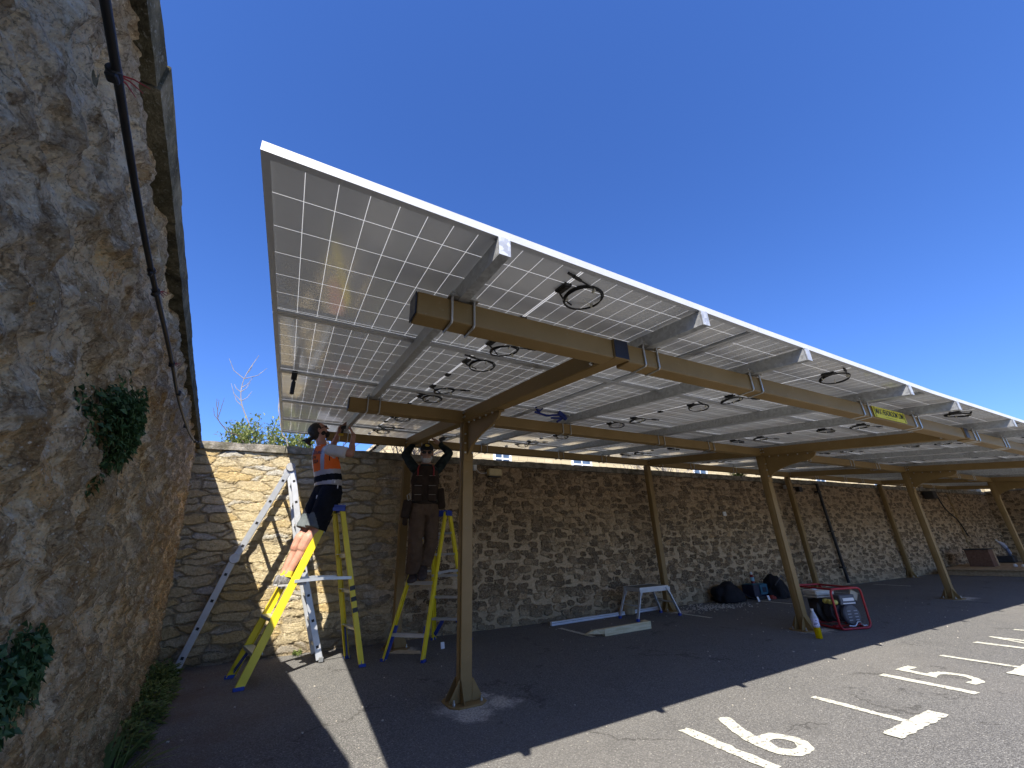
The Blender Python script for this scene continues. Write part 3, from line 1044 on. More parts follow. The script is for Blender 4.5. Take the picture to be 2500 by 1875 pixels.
# ------------------------------------------------------------------ solar panels
PL, PW = 2.396, 1.194
PCELL, PTOP = m_panel(PL, PW), m_glass_top()
TAPE = simple('cream_edge_strip', (.75, .72, .58), .5)
ang = math.atan(SL)
def shear(mb_, k):
    for i, p in enumerate(mb_.v):
        mb_.v[i] = (p[0], p[1] + k * p[0], p[2])
def coil(mb_, c, r, tilt, sgn, rr):
    """hank of cable with a tail and a plug"""
    rot = Matrix.Rotation(tilt[0], 3, 'X') @ Matrix.Rotation(tilt[1], 3, 'Y')
    for q in range(3):
        pts = []
        for k in range(26):
            a = 2 * math.pi * k / 26
            rad = r * (1 + .04 * q + .03 * math.sin(3 * a + q))
            pts.append(V(c) + rot @ V((rad * math.cos(a), rad * math.sin(a), .004 * q + .003 * math.sin(2 * a + q))))
        mb_.tube(pts, .0038, 6, closed=True)
    a0 = V(c) + rot @ V((-r * .2 * sgn, -r * 1.03, 0))
    a1 = a0 + V((-r * 1.0 * sgn, -.03, -.004))
    mb_.tube([a0 + V((r * .5 * sgn, .01, 0)), a0, a1], .004, 6)
    mb_.tube([a1, a1 + V((-.05 * sgn, -.015, 0))], [.007, .009], 8)
    mb_.tube([a1 + V((-.05 * sgn, -.015, 0)), a1 + V((-.085 * sgn, -.025, 0))], [.006, .006], 8)
def make_panel(k, ct=1.0):
    root = bpy.data.objects.new('solar_panel', None)
    COL.objects.link(root)
    root['_local'] = 1
    mb = MB()
    H, T, LP = .031, .004, .03
    for (a, b) in (((0, 0, 0), (PL, T, H)), ((0, PW - T, 0), (PL, PW, H)), ((0, T, 0), (T, PW - T, H)), ((PL - T, T, 0), (PL, PW - T, H))):
        mb.bb(a, b)
    for (a, b) in (((T, T, .0005), (PL - T, LP, .003)), ((T, PW - LP, .0005), (PL - T, PW - T, .003)), ((T, LP, .0005), (LP * .8, PW - LP, .003)), ((PL - LP * .8, LP, .0005), (PL - T, PW - LP, .003))):
        mb.bb(a, b)
    mb.bb((T, T, .0245), (.011, PW - T, .0295)); mb.bb((PL - .011, T, .0245), (PL - T, PW - T, .0295))
    shear(mb, k)
    mb.build('panel_frame', ALUF, root)
    mb = MB()
    mb.add([(.0045, .0045, .024), (.0045, PW - .0045, .024), (PL - .0045, PW - .0045, .024), (PL - .0045, .0045, .024)], [(0, 1, 2, 3)]); shear(mb, k)
    mb.build('cell_sheet', PCELL, root)
    for q, v in enumerate((.17, .5, .83)):
        m = MB()
        x0, y0 = PL / 2, PW * v + k * PL / 2
        if q == 1:
            m.box((x0, y0, .016), (.04, .055, .014))
        else:
            m.box((x0, y0, .0155), (.04, .085, .015))
            m.box((x0, y0, .006), (.026, .06, .006))
        jb = m.build('junction_box', BLACKP, root, bevel=.004)
        if q != 1:
            s_ = 1 if q == 0 else -1
            mm = MB()
            coil(mm, (x0 + .13, y0 + (.02 if q == 0 else .07), .002), .088, (R(rng.uniform(-10, 3)), R(rng.uniform(-7, 7))), 1 if q == 0 else -1, 1)
            mm.tube([(x0 + .01, y0 + .045, .012), (x0 + .05, y0 + .075, .009), (x0 + .12, y0 + (.02 if q == 0 else .07) + .083, .006)], .0045, 6)
            mm.build('cable_coil', CABLE, jb)
            mt = MB()
            for aa in (25, 150, 265):
                cx_, cy_ = x0 + .13 + .086 * math.cos(R(aa)), y0 + (.02 if q == 0 else .07) + .086 * math.sin(R(aa))
                mt.tube([(cx_ - .003 * math.sin(R(aa)), cy_ + .003 * math.cos(R(aa)), .004), (cx_ + .003 * math.sin(R(aa)), cy_ - .003 * math.cos(R(aa)), .004)], .012, 8)
            mt.tube([(x0 + .13, y0 + (.02 if q == 0 else .07), .0), (x0 + .19, y0 + .05, -.002)], .0015, 4)
            mt.build('cable_tie', TAPE, jb)
    return root
colvar = {}
row_names = ['front row', 'second row', 'third row', 'fourth row']
col_names = ['at the open end', 'second from the open end', 'third from the open end', 'fourth from the open end', 'fifth from the open end', 'sixth from the open end',
             'seventh from the open end', 'eighth from the open end', 'ninth from the open end', 'at the far end']
for ci in range(10):
    x0 = -1.635 + 2.4 * ci
    k = (.075 / 2.4, .05 / 2.4, 0)[min(ci, 2)]
    for ri in range(5):
        if k not in colvar:
            colvar[k] = make_panel(k)
            o = colvar[k]
        else:
            o = copy_tree(colvar[k])
        y = yf(x0 + .001) + 1.19 * ri
        o.location = (x0, y, top(y))
        o.rotation_euler = (ang, 0, 0)
        lab = 'solar panel %s, %s' % (col_names[ci], ('on the edge above the parking bays', 'second row up from the bays', 'middle row', 'fourth row, just short of the wall', 'back row over the wall')[ri])
        tag(o, lab, 'solar panel', 'solar panels roofing the carport')
# ------------------------------------------------------------------ cable on the west wall
def spline(pts, n=8):
    pts = [V(p) for p in pts]
    out = []
    for i in range(len(pts) - 1):
        p0 = pts[max(i - 1, 0)]; p1 = pts[i]; p2 = pts[i + 1]; p3 = pts[min(i + 2, len(pts) - 1)]
        for k in range(n):
            t = k / n
            out.append(.5 * ((2 * p1) + (p2 - p0) * t + (2 * p0 - 5 * p1 + 4 * p2 - p3) * t * t + (3 * p1 - p0 - 3 * p2 + p3) * t ** 3))
    out.append(pts[-1])
    return out
CP = [lw(-4.6, .12, 2.12), lw(-3.35, .115, 2.06), lw(-2.9, .115, 2.035), lw(-2.5, .11, 2.02), lw(-2.1, .11, 2.01), lw(-1.6, .11, 2.02), lw(-1.2, .11, 2.02), lw(-.5, .1, 2.035), lw(.6, .09, 2.12), lw(1.5, .08, 2.24),
      lw(2.2, .07, 2.38), lw(2.78, .06, 2.5)]
mb = MB(); mb.tube(spline(CP, 6), .0085, 10)
cable = thing('cable', 'thick black cable tied along the top of the lichen covered wall', 'cable', CP[0])
mb.build('cable_sheath', CABLE, cable, smooth='auto')
REDT = simple('red_cable_tie', (.35, .02, .02), .45, 0, .2)
for k, (x, z, big) in enumerate(((-2.83, 2.032, 1), (-2.12, 2.012, .6), (-1.98, 2.012, .8), (-1.25, 2.02, .8), (-.75, 2.03, .8), (.3, 2.095, .8), (1.5, 2.24, .9), (1.9, 2.315, .9))):
    m = MB()
    c = lw(x, .11 if x < 0 else .085, z)
    m.tube([c - WD * .014 * big, c + WD * .014 * big], .014 * (.75 + .25 * big), 8)
    m.box(c + V((0, 0, -.012)), (.02 * big, .022, .014), Matrix.Rotation(.4 * k, 3, 'Z'))
    t_ = m.build('cable_clip', CABLE, cable, bevel=.003)
    if k in (0, 2, 3):
        m = MB()
        for q in range(3):
            e = c + V((.03 + .012 * q, .03 - .01 * q, -.012 + .008 * q)) * (1 if big > .9 else .7)
            m.tube([c, (c + e) / 2 + V((0, 0, .006)), e], [.002, .0017, .0008], 5)
        m.build('tie_tail', REDT, t_)

# ------------------------------------------------------------------ leaves and plants
def leaf(mb_, c, d, up, L, W_, fold=.25):
    """pointed leaf: 4 faces folded on its rib"""
    d = V(d).normalized()
    s_ = d.cross(V(up))
    if s_.length < .05: s_ = d.cross(V((1, 0, 0)))
    s_.normalize()
    u = s_.cross(d).normalized()
    c = V(c)
    m = c + d * L * .45
    t = c + d * L - u * L * .12
    l = m + s_ * W_ / 2 + u * fold * W_
    r = m - s_ * W_ / 2 + u * fold * W_
    mb_.add([c, l, t, r, m], [(0, 1, 4), (1, 2, 4), (2, 3, 4), (3, 0, 4)])
def rv(s=1):
    return V((random.gauss(0, s), random.gauss(0, s), random.gauss(0, s)))
IVY = m_leaf('ivy_leaf', (.035, .075, .025), (.085, .16, .05), .2)
IVYS = simple('ivy_stem', (.12, .09, .05), .8)
WEED = m_leaf('weed_leaf', (.08, .13, .03), (.26, .33, .09), .3)
SHRUB = m_leaf('shrub_leaf', (.14, .2, .05), (.42, .45, .16), .35)
TWIG = simple('pale_twig', (.3, .26, .21), .8, 0, .3)
DTWIG = simple('dark_twig', (.09, .07, .055), .8, 0, .3)

def ivy(x, z, rx, rz, n, label, droop=0.3, out=.1, size=.028):
    base = lw(x, .03, z)
    t = thing('ivy_plant', label, 'plant', base, 'plants growing out of the old wall')
    mb1, mb2 = MB(), MB()
    ang0 = []
    for k in range(26):
        a = random.uniform(0, 2 * math.pi); rr = random.random() ** .6
        px, pz = x + rx * rr * math.cos(a), z + rz * rr * math.sin(a) - droop * rr * rz * .6
        pts = [lw(x + random.gauss(0, rx * .2), .01, z + random.gauss(0, rz * .2)), lw((x + px) / 2, out * .8, (z + pz) / 2 + .02), lw(px, out * random.uniform(.5, 1.2), pz)]
        mb2.tube(spline(pts, 3), .0022, 5)
        ang0.append((px, pz))
    for k in range(n):
        cx, cz = random.choice(ang0)
        g = random.gauss
        px, pz = cx + g(0, rx * .17), cz + g(0, rz * .15)
        d2 = ((px - x) / rx) ** 2 + ((pz - z) / rz) ** 2
        o = out * random.uniform(.25, 1.3) * max(.25, 1.15 - .6 * d2)
        c = lw(px, o, pz)
        d = (WN * random.uniform(.2, 1) + V((0, 0, -.8)) + rv(.5)).normalized()
        leaf(mb1, c, d, WN, size * random.uniform(.6, 1.35), size * random.uniform(.55, 1.05))
    mb1.build('leaves', IVY, t)
    mb2.build('stems', IVYS, t)
ivy(-1.72, 1.6, .34, .25, 4200, 'dark ivy clump hanging from the middle of the lichened wall', .8, .09, .024)
ivy(-2.08, .84, .32, .2, 3600, 'green ivy clump low on the near end of the lichened wall', .5, .1, .026)

def weed(x, y, r, h, n, label, blades=False, L=.09, name='weed_clump'):
    base = V((x, y, .0))
    t = thing(name, label, 'plant', base, 'weeds along the foot of the walls')
    m = MB()
    for k in range(n):
        a = random.uniform(0, 6.283); rr = r * math.sqrt(random.random())
        b = base + V((rr * math.cos(a) * .55, rr * math.sin(a), .0))
        if blades:
            d = V((math.cos(a) * .7 + .3, math.sin(a) * .7, random.uniform(.4, 1.3))).normalized()
            hh = h * random.uniform(.5, 1.1)
            p1_ = b + d * hh * .55; p2_ = b + d * hh * .95 + V((d.x, d.y, -.5)) * hh * .25
            s_ = d.cross(V((0, 0, 1))).normalized() * random.uniform(.007, .017)
            m.add([b - s_, b + s_, p1_ + s_ * 1.1, p1_ - s_ * 1.1, p2_], [(0, 1, 2, 3), (3, 2, 4)])
        else:
            z = h * random.random() ** 1.3 * (1 - .5 * rr / r)
            d = V((math.cos(a), math.sin(a), random.uniform(-.2, .8)))
            leaf(m, b + V((0, 0, z)), d, (0, 0, 1), L * random.uniform(.4, 1), L * random.uniform(.25, .5))
    m.build('leaves', WEED if not blades or n % 2 else WEED, t)
    m = MB()
    for k in range(max(6, n // 25)):
        a = random.uniform(0, 6.283); rr = r * .6 * random.random()
        b = base + V((rr * math.cos(a) * .55, rr * math.sin(a), 0))
        m.tube([b, b + V((math.cos(a) * .02, math.sin(a) * .03, h * .7))], [.003, .0015], 5)
    m.build('stems', WEED, t)
weed(-2.08, -.02, .22, .26, 40, 'bright green fern with long blades at the foot of the wall, at the picture edge', True, name='fern')
weed(-2.13, .45, .26, .15, 380, 'low green weeds sprouting beside the fern', L=.07)
weed(-2.16, .95, .3, .13, 420, 'leafy green weeds midway along the foot of the lichened wall', L=.075)
weed(-2.2, 1.5, .34, .18, 560, 'thick bank of weeds at the foot of the lichened wall', L=.07)
weed(-2.25, 2.1, .26, .24, 480, 'taller leafy weeds near the corner of the two walls', L=.08)
weed(-2.3, 2.4, .2, .15, 300, 'small weeds in the corner behind the foot of the aluminium ladder', L=.06)
weed(-1.03, 2.74, .07, .07, 70, 'tiny bright weed at the foot of the sunlit wall', L=.05)

def shrub(c, rx, ry, rz, n, label, leafL=.085, mat=SHRUB, name='shrub'):
    base = V((c[0], c[1], 0))
    t = thing(name, label, 'shrub', base, None)
    m, mt = MB(), MB()
    tips = []
    for k in range(34):
        a = random.uniform(0, 6.283); rr = math.sqrt(random.random())
        tip = V((c[0] + rx * rr * math.cos(a), c[1] + ry * rr * math.sin(a), c[2] + rz * random.uniform(-.6, 1.0) * math.sqrt(max(0.05, 1 - rr * rr * .8))))
        b = V((c[0] + .25 * rx * math.cos(a), c[1] + .2 * ry * math.sin(a), 0))
        mid = b.lerp(tip, .6) + V((0, 0, .1)) + rv(.04)
        mt.tube(spline([b, mid, tip], 4), [.012 * (1 - .085 * i) for i in range(9)], 5)
        tips.append((mid, tip))
    for k in range(n):
        mid, tip = random.choice(tips)
        q = mid.lerp(tip, random.uniform(.1, 1.08)) + rv(.055)
        d = ((tip - mid).normalized() * .6 + rv(.6)).normalized()
        leaf(m, q, d, (0, 0, 1), leafL * random.uniform(.6, 1.2), leafL * random.uniform(.28, .45))
    m.build('foliage', mat, t)
    mt.build('stems', TWIG, t)
shrub((-2.05, 4.35, 2.9), .42, .35, .38, 5200, 'pale green leafy shrub showing over the sunlit end of the boundary wall')
shrub((-1.45, 4.3, 2.88), .34, .35, .36, 4200, 'leafy shrub over the wall just behind the orange vest worker')

def branchy(name, label, base, tips, mat, group=None, r0=.02, sub=5, cat='tree', seed=1, leaves=0):
    rr = random.Random(seed)
    t = thing(name, label, cat, base, group)
    m = MB()
    def grow(p, d, L, r, depth):
        pts = [p]
        n = 5
        for i in range(n):
            d = (d + V((rr.gauss(0, .12), rr.gauss(0, .12), rr.gauss(0, .06) + .03))).normalized()
            pts.append(pts[-1] + d * L / n)
        m.tube(pts, [r * (1 - .13 * i) for i in range(n + 1)], 6 if depth else 8)
        if depth < 3:
            for k in range(sub - depth):
                i = rr.randint(1 if depth else 2, n)
                a = rr.uniform(0, 6.283)
                dd = (d * .9 + V((math.cos(a), math.sin(a), rr.uniform(-.1, .6))) * .75).normalized()
                grow(pts[i], dd, L * rr.uniform(.35, .6), r * .55, depth + 1)
    for tip in tips:
        b = V(base); tp = V(tip)
        grow(b, (tp - b).normalized(), (tp - b).length, r0, 0)
    m.build('branches', mat, t)
    return t
# bare saplings over the sunlit end of the wall
def sapling(label, pts, side, r=.011, mat=TWIG):
    t = thing('bare_sapling', label, 'tree', (pts[0][0], pts[0][1], 0), 'bare saplings over the wall')
    m = MB()
    sp_ = spline(pts, 5)
    n = len(sp_)
    m.tube(sp_, [r * (1 - .8 * i / n) for i in range(n)], 6)
    m.build('trunk', mat, t)
    m = MB()
    for (f, dx, dz, k) in side:
        p = sp_[int(f * (n - 1))]
        q = p + V((dx, .02, dz))
        mid = (p + q) / 2 + V((dx * .12, 0, -abs(dz) * .12))
        m.tube([p, mid, q], [r * .45, r * .32, r * .15], 5)
        for j in range(3):
            w_ = mid.lerp(q, j / 3)
            m.tube([w_, w_ + V((random.uniform(-.012, .012), 0, .02))], [.003, .001], 4)
    m.build('branches', mat, t)
sapling('tall bare sapling standing up against the sky above the sunlit wall', [(-1.75, 4.2, 0), (-1.95, 4.2, 2.6), (-2.12, 4.2, 3.1), (-2.33, 4.2, 3.55), (-2.36, 4.2, 3.95), (-2.22, 4.2, 4.42)],
        [(.62, -.2, .3, 1), (.62, .12, .2, 1), (.68, -.12, .13, 1), (.7, .1, .2, 1), (.74, .13, .22, 1), (.8, -.28, .34, 1), (.82, .3, .26, 1), (.86, .06, .2, 1), (.58, -.16, .22, 1)], .016)
sapling('crooked bare sapling leaning left above the sunlit wall', [(-1.9, 4.1, 0), (-2.1, 4.1, 2.6), (-2.42, 4.1, 3.0), (-2.58, 4.1, 3.2), (-2.62, 4.1, 3.5)], [(.7, -.12, .22, 1), (.78, .02, .35, 1), (.85, -.05, .2, 1)], .013, DTWIG)
sapling('pale bare sapling beside the open corner of the carport roof', [(-1.3, 4.0, 0), (-1.5, 4.0, 2.6), (-1.64, 4.0, 3.0), (-1.75, 4.0, 3.4), (-1.78, 4.0, 3.85)], [(.7, -.05, .3, 1), (.8, .05, .3, 1), (.66, .08, .25, 1)], .014)
branchy('bare_tree', 'bare tree with thin branches beyond the wall, between the two workers', (.3, 6.6, 0), [(.1, 6.7, 2.9), (.5, 6.5, 3.0), (.9, 6.8, 2.8)], DTWIG, 'bare trees beyond the wall', .05, 6, seed=3)
branchy('bare_tree', 'bare tree beyond the wall behind the capped worker', (1.5, 7.6, 0), [(1.0, 7.6, 3.1), (1.6, 7.7, 3.3), (2.2, 7.5, 3.0)], DTWIG, 'bare trees beyond the wall', .05, 6, seed=8)
branchy('bare_tree', 'small bare tree hidden low behind the long wall', (8.5, 4.8, 0), [(8.2, 4.8, 3.1), (8.8, 4.9, 3.3), (9.3, 4.8, 3.0)], TWIG, 'bare trees beyond the wall', .04, 6, seed=12)
# grassy tuft of palm-like leaves over the wall far along
def tuft(c, label):
    t = thing('spiky_shrub', label, 'shrub', (c[0], c[1], 0))
    m = MB()
    for k in range(150):
        a = random.uniform(0, 6.283)
        d = V((math.cos(a), math.sin(a), random.uniform(.3, 1.6))).normalized()
        L = random.uniform(.3, .55)
        b = V(c)
        p1_ = b + d * L * .6; p2_ = b + d * L + V((0, 0, -.12))
        s_ = d.cross(V((0, 0, 1))).normalized() * .009
        m.add([b - s_, b + s_, p1_ + s_, p1_ - s_, p2_], [(0, 1, 2, 3), (3, 2, 4)])
    m.build('leaves', SHRUB, t)
    m = MB(); m.tube([(c[0], c[1], 0), c], .05, 8); m.build('trunk', DTWIG, t)
tuft((9.3, 3.4, 2.62), 'spiky leaved shrub over the wall behind the second front post')

# ------------------------------------------------------------------ houses beyond the wall
BLOCK, RTILE = m_block(), m_rooftile()
WFRAME = simple('white_window_frame', (.78, .79, .8), .5, 0, .05)
def m_pane():
    t = NT('window_pane')
    n = t.noise(t.coord(), 1.5, 2, .5)
    return t.set(t.ramp(n, [(.3, (.03, .05, .08)), (.7, (.1, .14, .2))]), .06, 0, .8)
PANE = m_pane()
def house(label, x0, x1, y0, depth, h, ridge, wins, gable=False, name='stone_house'):
    t = thing(name, label, 'house', ((x0 + x1) / 2, y0, 0), 'sandstone houses beyond the wall')
    m = MB(); m.bb((x0, y0, 0), (x1, y0 + depth, h))
    if gable:
        xm = (x0 + x1) / 2
        m.prism([(x0, y0 + .001, h), (x1, y0 + .001, h), (xm, y0 + .001, ridge - .05)], (0, 0, 0), (0, depth - .002, 0))
    m.build('wall', BLOCK, t)
    m = MB()
    if gable:
        xm = (x0 + x1) / 2
        for s_, xe in ((-1, x0), (1, x1)):
            m.add([(xe + s_ * .25, y0 - .2, h - .12), (xm, y0 - .2, ridge), (xm, y0 + depth + .2, ridge), (xe + s_ * .25, y0 + depth + .2, h - .12),
                   (xe + s_ * .25, y0 - .2, h - .02), (xm, y0 - .2, ridge + .12), (xm, y0 + depth + .2, ridge + .12), (xe + s_ * .25, y0 + depth + .2, h - .02)],
                  [(0, 1, 2, 3), (4, 5, 6, 7), (0, 1, 5, 4), (3, 2, 6, 7), (0, 3, 7, 4)])
    else:
        ym = y0 + depth / 2
        m.add([(x0 - .15, y0 - .3, h - .1), (x1 + .15, y0 - .3, h - .1), (x1 + .15, ym, ridge), (x0 - .15, ym, ridge), (x1 + .15, y0 + depth + .3, h - .1), (x0 - .15, y0 + depth + .3, h - .1),
               (x0 - .15, y0 - .3, h + .02), (x1 + .15, y0 - .3, h + .02), (x1 + .15, ym, ridge + .12), (x0 - .15, ym, ridge + .12), (x1 + .15, y0 + depth + .3, h + .02), (x0 - .15, y0 + depth + .3, h + .02)],
              [(0, 1, 2, 3), (3, 2, 4, 5), (6, 7, 8, 9), (9, 8, 10, 11), (0, 1, 7, 6), (5, 4, 10, 11), (0, 3, 9, 6), (3, 5, 11, 9), (1, 2, 8, 7), (2, 4, 10, 8)])
    rf = m.build('roof', RTILE, t)
    if not gable:
        m = MB(); m.bb((x0 + .4, y0 + depth / 2 - .3, ridge - .4), (x0 + 1.2, y0 + depth / 2 + .3, ridge + .8)); m.bb((x0 + .35, y0 + depth / 2 - .35, ridge + .8), (x0 + 1.25, y0 + depth / 2 + .35, ridge + .9))
        m.build('chimney', BLOCK, rf)
    m = MB(); m.tube([(x0 - .1, y0 - .33, h - .14), (x1 + .1, y0 - .33, h - .14)], .06, 8)
    m.build('gutter', WFRAME, t)
    for (wx, wz, ww, wh) in wins:
        m = MB()
        for (a, b) in (((wx, y0 - .05, wz), (wx + .09, y0 + .05, wz + wh)), ((wx + ww - .09, y0 - .05, wz), (wx + ww, y0 + .05, wz + wh)), ((wx + .09, y0 - .05, wz), (wx + ww - .09, y0 + .05, wz + .09)),
                       ((wx + .09, y0 - .05, wz + wh - .09), (wx + ww - .09, y0 + .05, wz + wh)), ((wx + .09, y0 - .045, wz + wh / 2 - .03), (wx + ww - .09, y0 + .045, wz + wh / 2 + .03)), ((wx + ww / 2 - .025, y0 - .04, wz + .09), (wx + ww / 2 + .025, y0 + .04, wz + wh - .09))):
            m.bb(a, b)
        f = m.build('window', WFRAME, t)
        m = MB(); m.bb((wx + .05, y0 - .018, wz + .05), (wx + ww - .05, y0 - .004, wz + wh - .05)); m.build('pane', PANE, f)
        m = MB(); m.bb((wx - .1, y0 - .14, wz - .12), (wx + ww + .1, y0 + .02, wz - .001)); m.build('sill', WFRAME, f)
house('cream stone gabled house seen through bare branches between the two workers', .9, 3.1, 11.5, 6, 4.3, 5.6, [(1.25, 3.5, .6, .9), (2.3, 3.5, .6, .9)], True)
house('long cream stone house with white windows seen over the wall beside the nearest post', 4.1, 13.2, 11, 7, 6.2, 8.6, [(5.6, 3.7, .8, 1.5), (9.4, 3.7, 1.1, 1.5)])
house('cream stone house with stone tiled roof seen above the middle of the wall', 13.7, 25.3, 11.2, 7, 5.6, 8.4, [(17.4, 3.6, 1.1, 1.4)])
house('farther cream stone terrace seen above the far stretch of the wall', 25.8, 46, 11.6, 7, 6.0, 8.8, [(30, 3.6, 1.2, 1.5), (38, 3.6, 1.2, 1.5)])
house('pale gabled house beyond the far corner of the car park', 46.8, 62, 12, 8, 6.5, 10.2, [(49, 3.4, 1.4, 1.6), (56, 3.4, 1.4, 1.6)], True)
house('last cream stone house far beyond the end of the car park', 63, 95, 12, 8, 7.5, 11.2, [(68, 4.4, 1.4, 1.6), (80, 4.4, 1.4, 1.6)])

# ------------------------------------------------------------------ fixings on the boundary wall
def wp(x, z, off=0):
    return V((x, BY(x) - .03 - off, z))
CREAM = simple('cream_plastic', (.62, .5, .26), .5, 0, .08)
t = thing('junction_box_light', 'cream bulkhead box fixed high on the rubble wall, right of the nearest post', 'light fitting', wp(1.63, 2.24))
m = MB(); m.bb((1.51, BY(1.6) - .15, 2.255), (1.75, BY(1.6) - .03, 2.375)); m.build('housing', CREAM, t, bevel=.02, segs=3)
m = MB(); m.bb((1.525, BY(1.6) - .13, 2.235), (1.735, BY(1.6) - .04, 2.2545)); m.build('lens', simple('smoked_lens', (.05, .05, .045), .3), t, bevel=.005)
m = MB(); m.tube(spline([wp(1.3, 2.39, .02), wp(1.37, 2.31, .03), wp(1.44, 2.3, .03), wp(1.5, 2.31, .05)], 5), .005, 6); m.build('cable', WHITEP, t)
m = MB(); m.bb((1.25, BY(1.25) - .1, 2.34), (1.31, BY(1.25) - .03, 2.43)); m.build('connector', WHITEP, t, bevel=.006)
t = thing('security_light', 'small white light fitting high on the wall behind the second front post', 'light fitting', wp(9.74, 2.28))
m = MB(); m.bb((9.68, BY(9.7) - .12, 2.29), (9.8, BY(9.7) - .03, 2.38)); m.build('housing', WHITEP, t, bevel=.01)
m = MB(); m.tube([wp(9.74, 2.34, .1), wp(9.9, 2.3, .2)], .02, 8); m.build('arm', BLACKP, t)
m = MB(); m.box(wp(9.95, 2.26, .22), (.16, .1, .12)); m.build('lamp_head', BLACKP, t, bevel=.01)
t = thing('drainpipe', 'black drainpipe running down the rubble wall past the generator', 'drainpipe', wp(11.2, 0))
m = MB(); m.tube([wp(11.07, 2.46, .08), wp(11.1, 1.9, .07), wp(11.2, .05, .07)], .035, 10); m.build('pipe', CABLE, t, smooth='auto')
for z in (2.25, 1.25, .4):
    m = MB(); xx = 11.2 - .13 * z / 2.46; m.box(wp(xx, z, .05), (.16, .1, .035)); m.build('bracket', CABLE, t, bevel=.004)
t = thing('wall_cable', 'dark cable hanging down the far end of the rubble wall', 'cable', wp(18.6, .6))
m = MB(); m.tube(spline([wp(18.0, 2.44, .06), wp(18.3, 1.9, .05), wp(18.9, 1.5, .06), wp(19.2, 1.0, .06)], 6), .02, 8); m.build('sheath', CABLE, t)
m = MB(); m.bb((17.2, BY(17.2) - .3, 2.18), (17.5, BY(17.2) - .03, 2.42))
solo('wall_bracket', m, simple('dark_iron', (.04, .035, .03), .7), 'dark iron bracket projecting near the top of the far wall', 'bracket', wp(17.35, 2.18), bevel=.02)
for (x, z, w_, h_, lab) in ((7.22, 1.63, .1, .09, 'small white plaque on the rubble wall beside the second back post'),):
    m = MB(); m.bb((x, BY(x) - .045, z), (x + w_, BY(x) - .02, z + h_))
    solo('wall_plaque', m, WHITEP, lab, 'plaque', wp(x, z), bevel=.003)
# ------------------------------------------------------------------ headroom sign
SIGNY = simple('yellow_sign_board', (.78, .68, .02), .45, 0, .04)
INK = simple('black_sign_ink', (.012, .012, .012), .5)
sx0, sx1 = 2.83, 3.42
sy = BEAMS[0] - .003
sz0, sz1 = btop(BEAMS[0]) - DEEP + .004, btop(BEAMS[0]) - .014
sg = thing('headroom_sign', 'yellow MAX HEADROOM 2.0M sign fixed to the front beam', 'sign', ((sx0 + sx1) / 2, sy, sz0))
m = MB(); m.bb((sx0, sy - .005, sz0), (sx1, sy - .0015, sz1)); m.build('board', SIGNY, sg)
def text_obj(txt, size, loc, rot, mat, parent, name='lettering', sx=1.0, ext=.0006, bold=0.0):
    cu = bpy.data.curves.new('tmp', 'FONT')
    cu.body = txt; cu.size = size; cu.align_x = 'CENTER'; cu.align_y = 'CENTER'; cu.extrude = ext; cu.offset = bold
    o = bpy.data.objects.new('tmp', cu); COL.objects.link(o)
    dg = C.evaluated_depsgraph_get()
    me = bpy.data.meshes.new_from_object(o.evaluated_get(dg))
    bpy.data.objects.remove(o); bpy.data.curves.remove(cu)
    Mx = Matrix.Translation(V(loc) - rootloc(parent)) @ rot.to_4x4() @ Matrix.Diagonal((sx, 1, 1, 1))
    me.transform(Mx)
    me.materials.clear(); me.materials.append(mat)
    me.name = name
    return link(name, me, parent)
face = Matrix(((1, 0, 0), (0, 0, -1), (0, 1, 0)))
text_obj('MAX HEADROOM 2.0M', .07, ((sx0 + sx1) / 2, sy - .0055, (sz0 + sz1) / 2 + .008), face, INK, sg, sx=.7, bold=.0012)
text_obj('www.ventureparking.co.uk'.replace('ventureparking', 'headroomsigns'), .014, ((sx0 + sx1) / 2, sy - .0055, sz0 + .016), face, INK, sg, name='small_lettering') if False else None
m = MB()
for k in range(2):
    for s_ in (0, 1):
        xx = (sx0 + .018 + .012 * k) if s_ == 0 else (sx1 - .018 - .012 * k)
        m.bb((xx - .0015, sy - .0062, sz0 + .003), (xx + .0015, sy - .0052, sz1 - .003))
m.bb(((sx0 + sx1) / 2 - .1, sy - .0062, sz0 + .0125), ((sx0 + sx1) / 2 + .1, sy - .0052, sz0 + .0145))
m.build('border_lines', INK, sg)

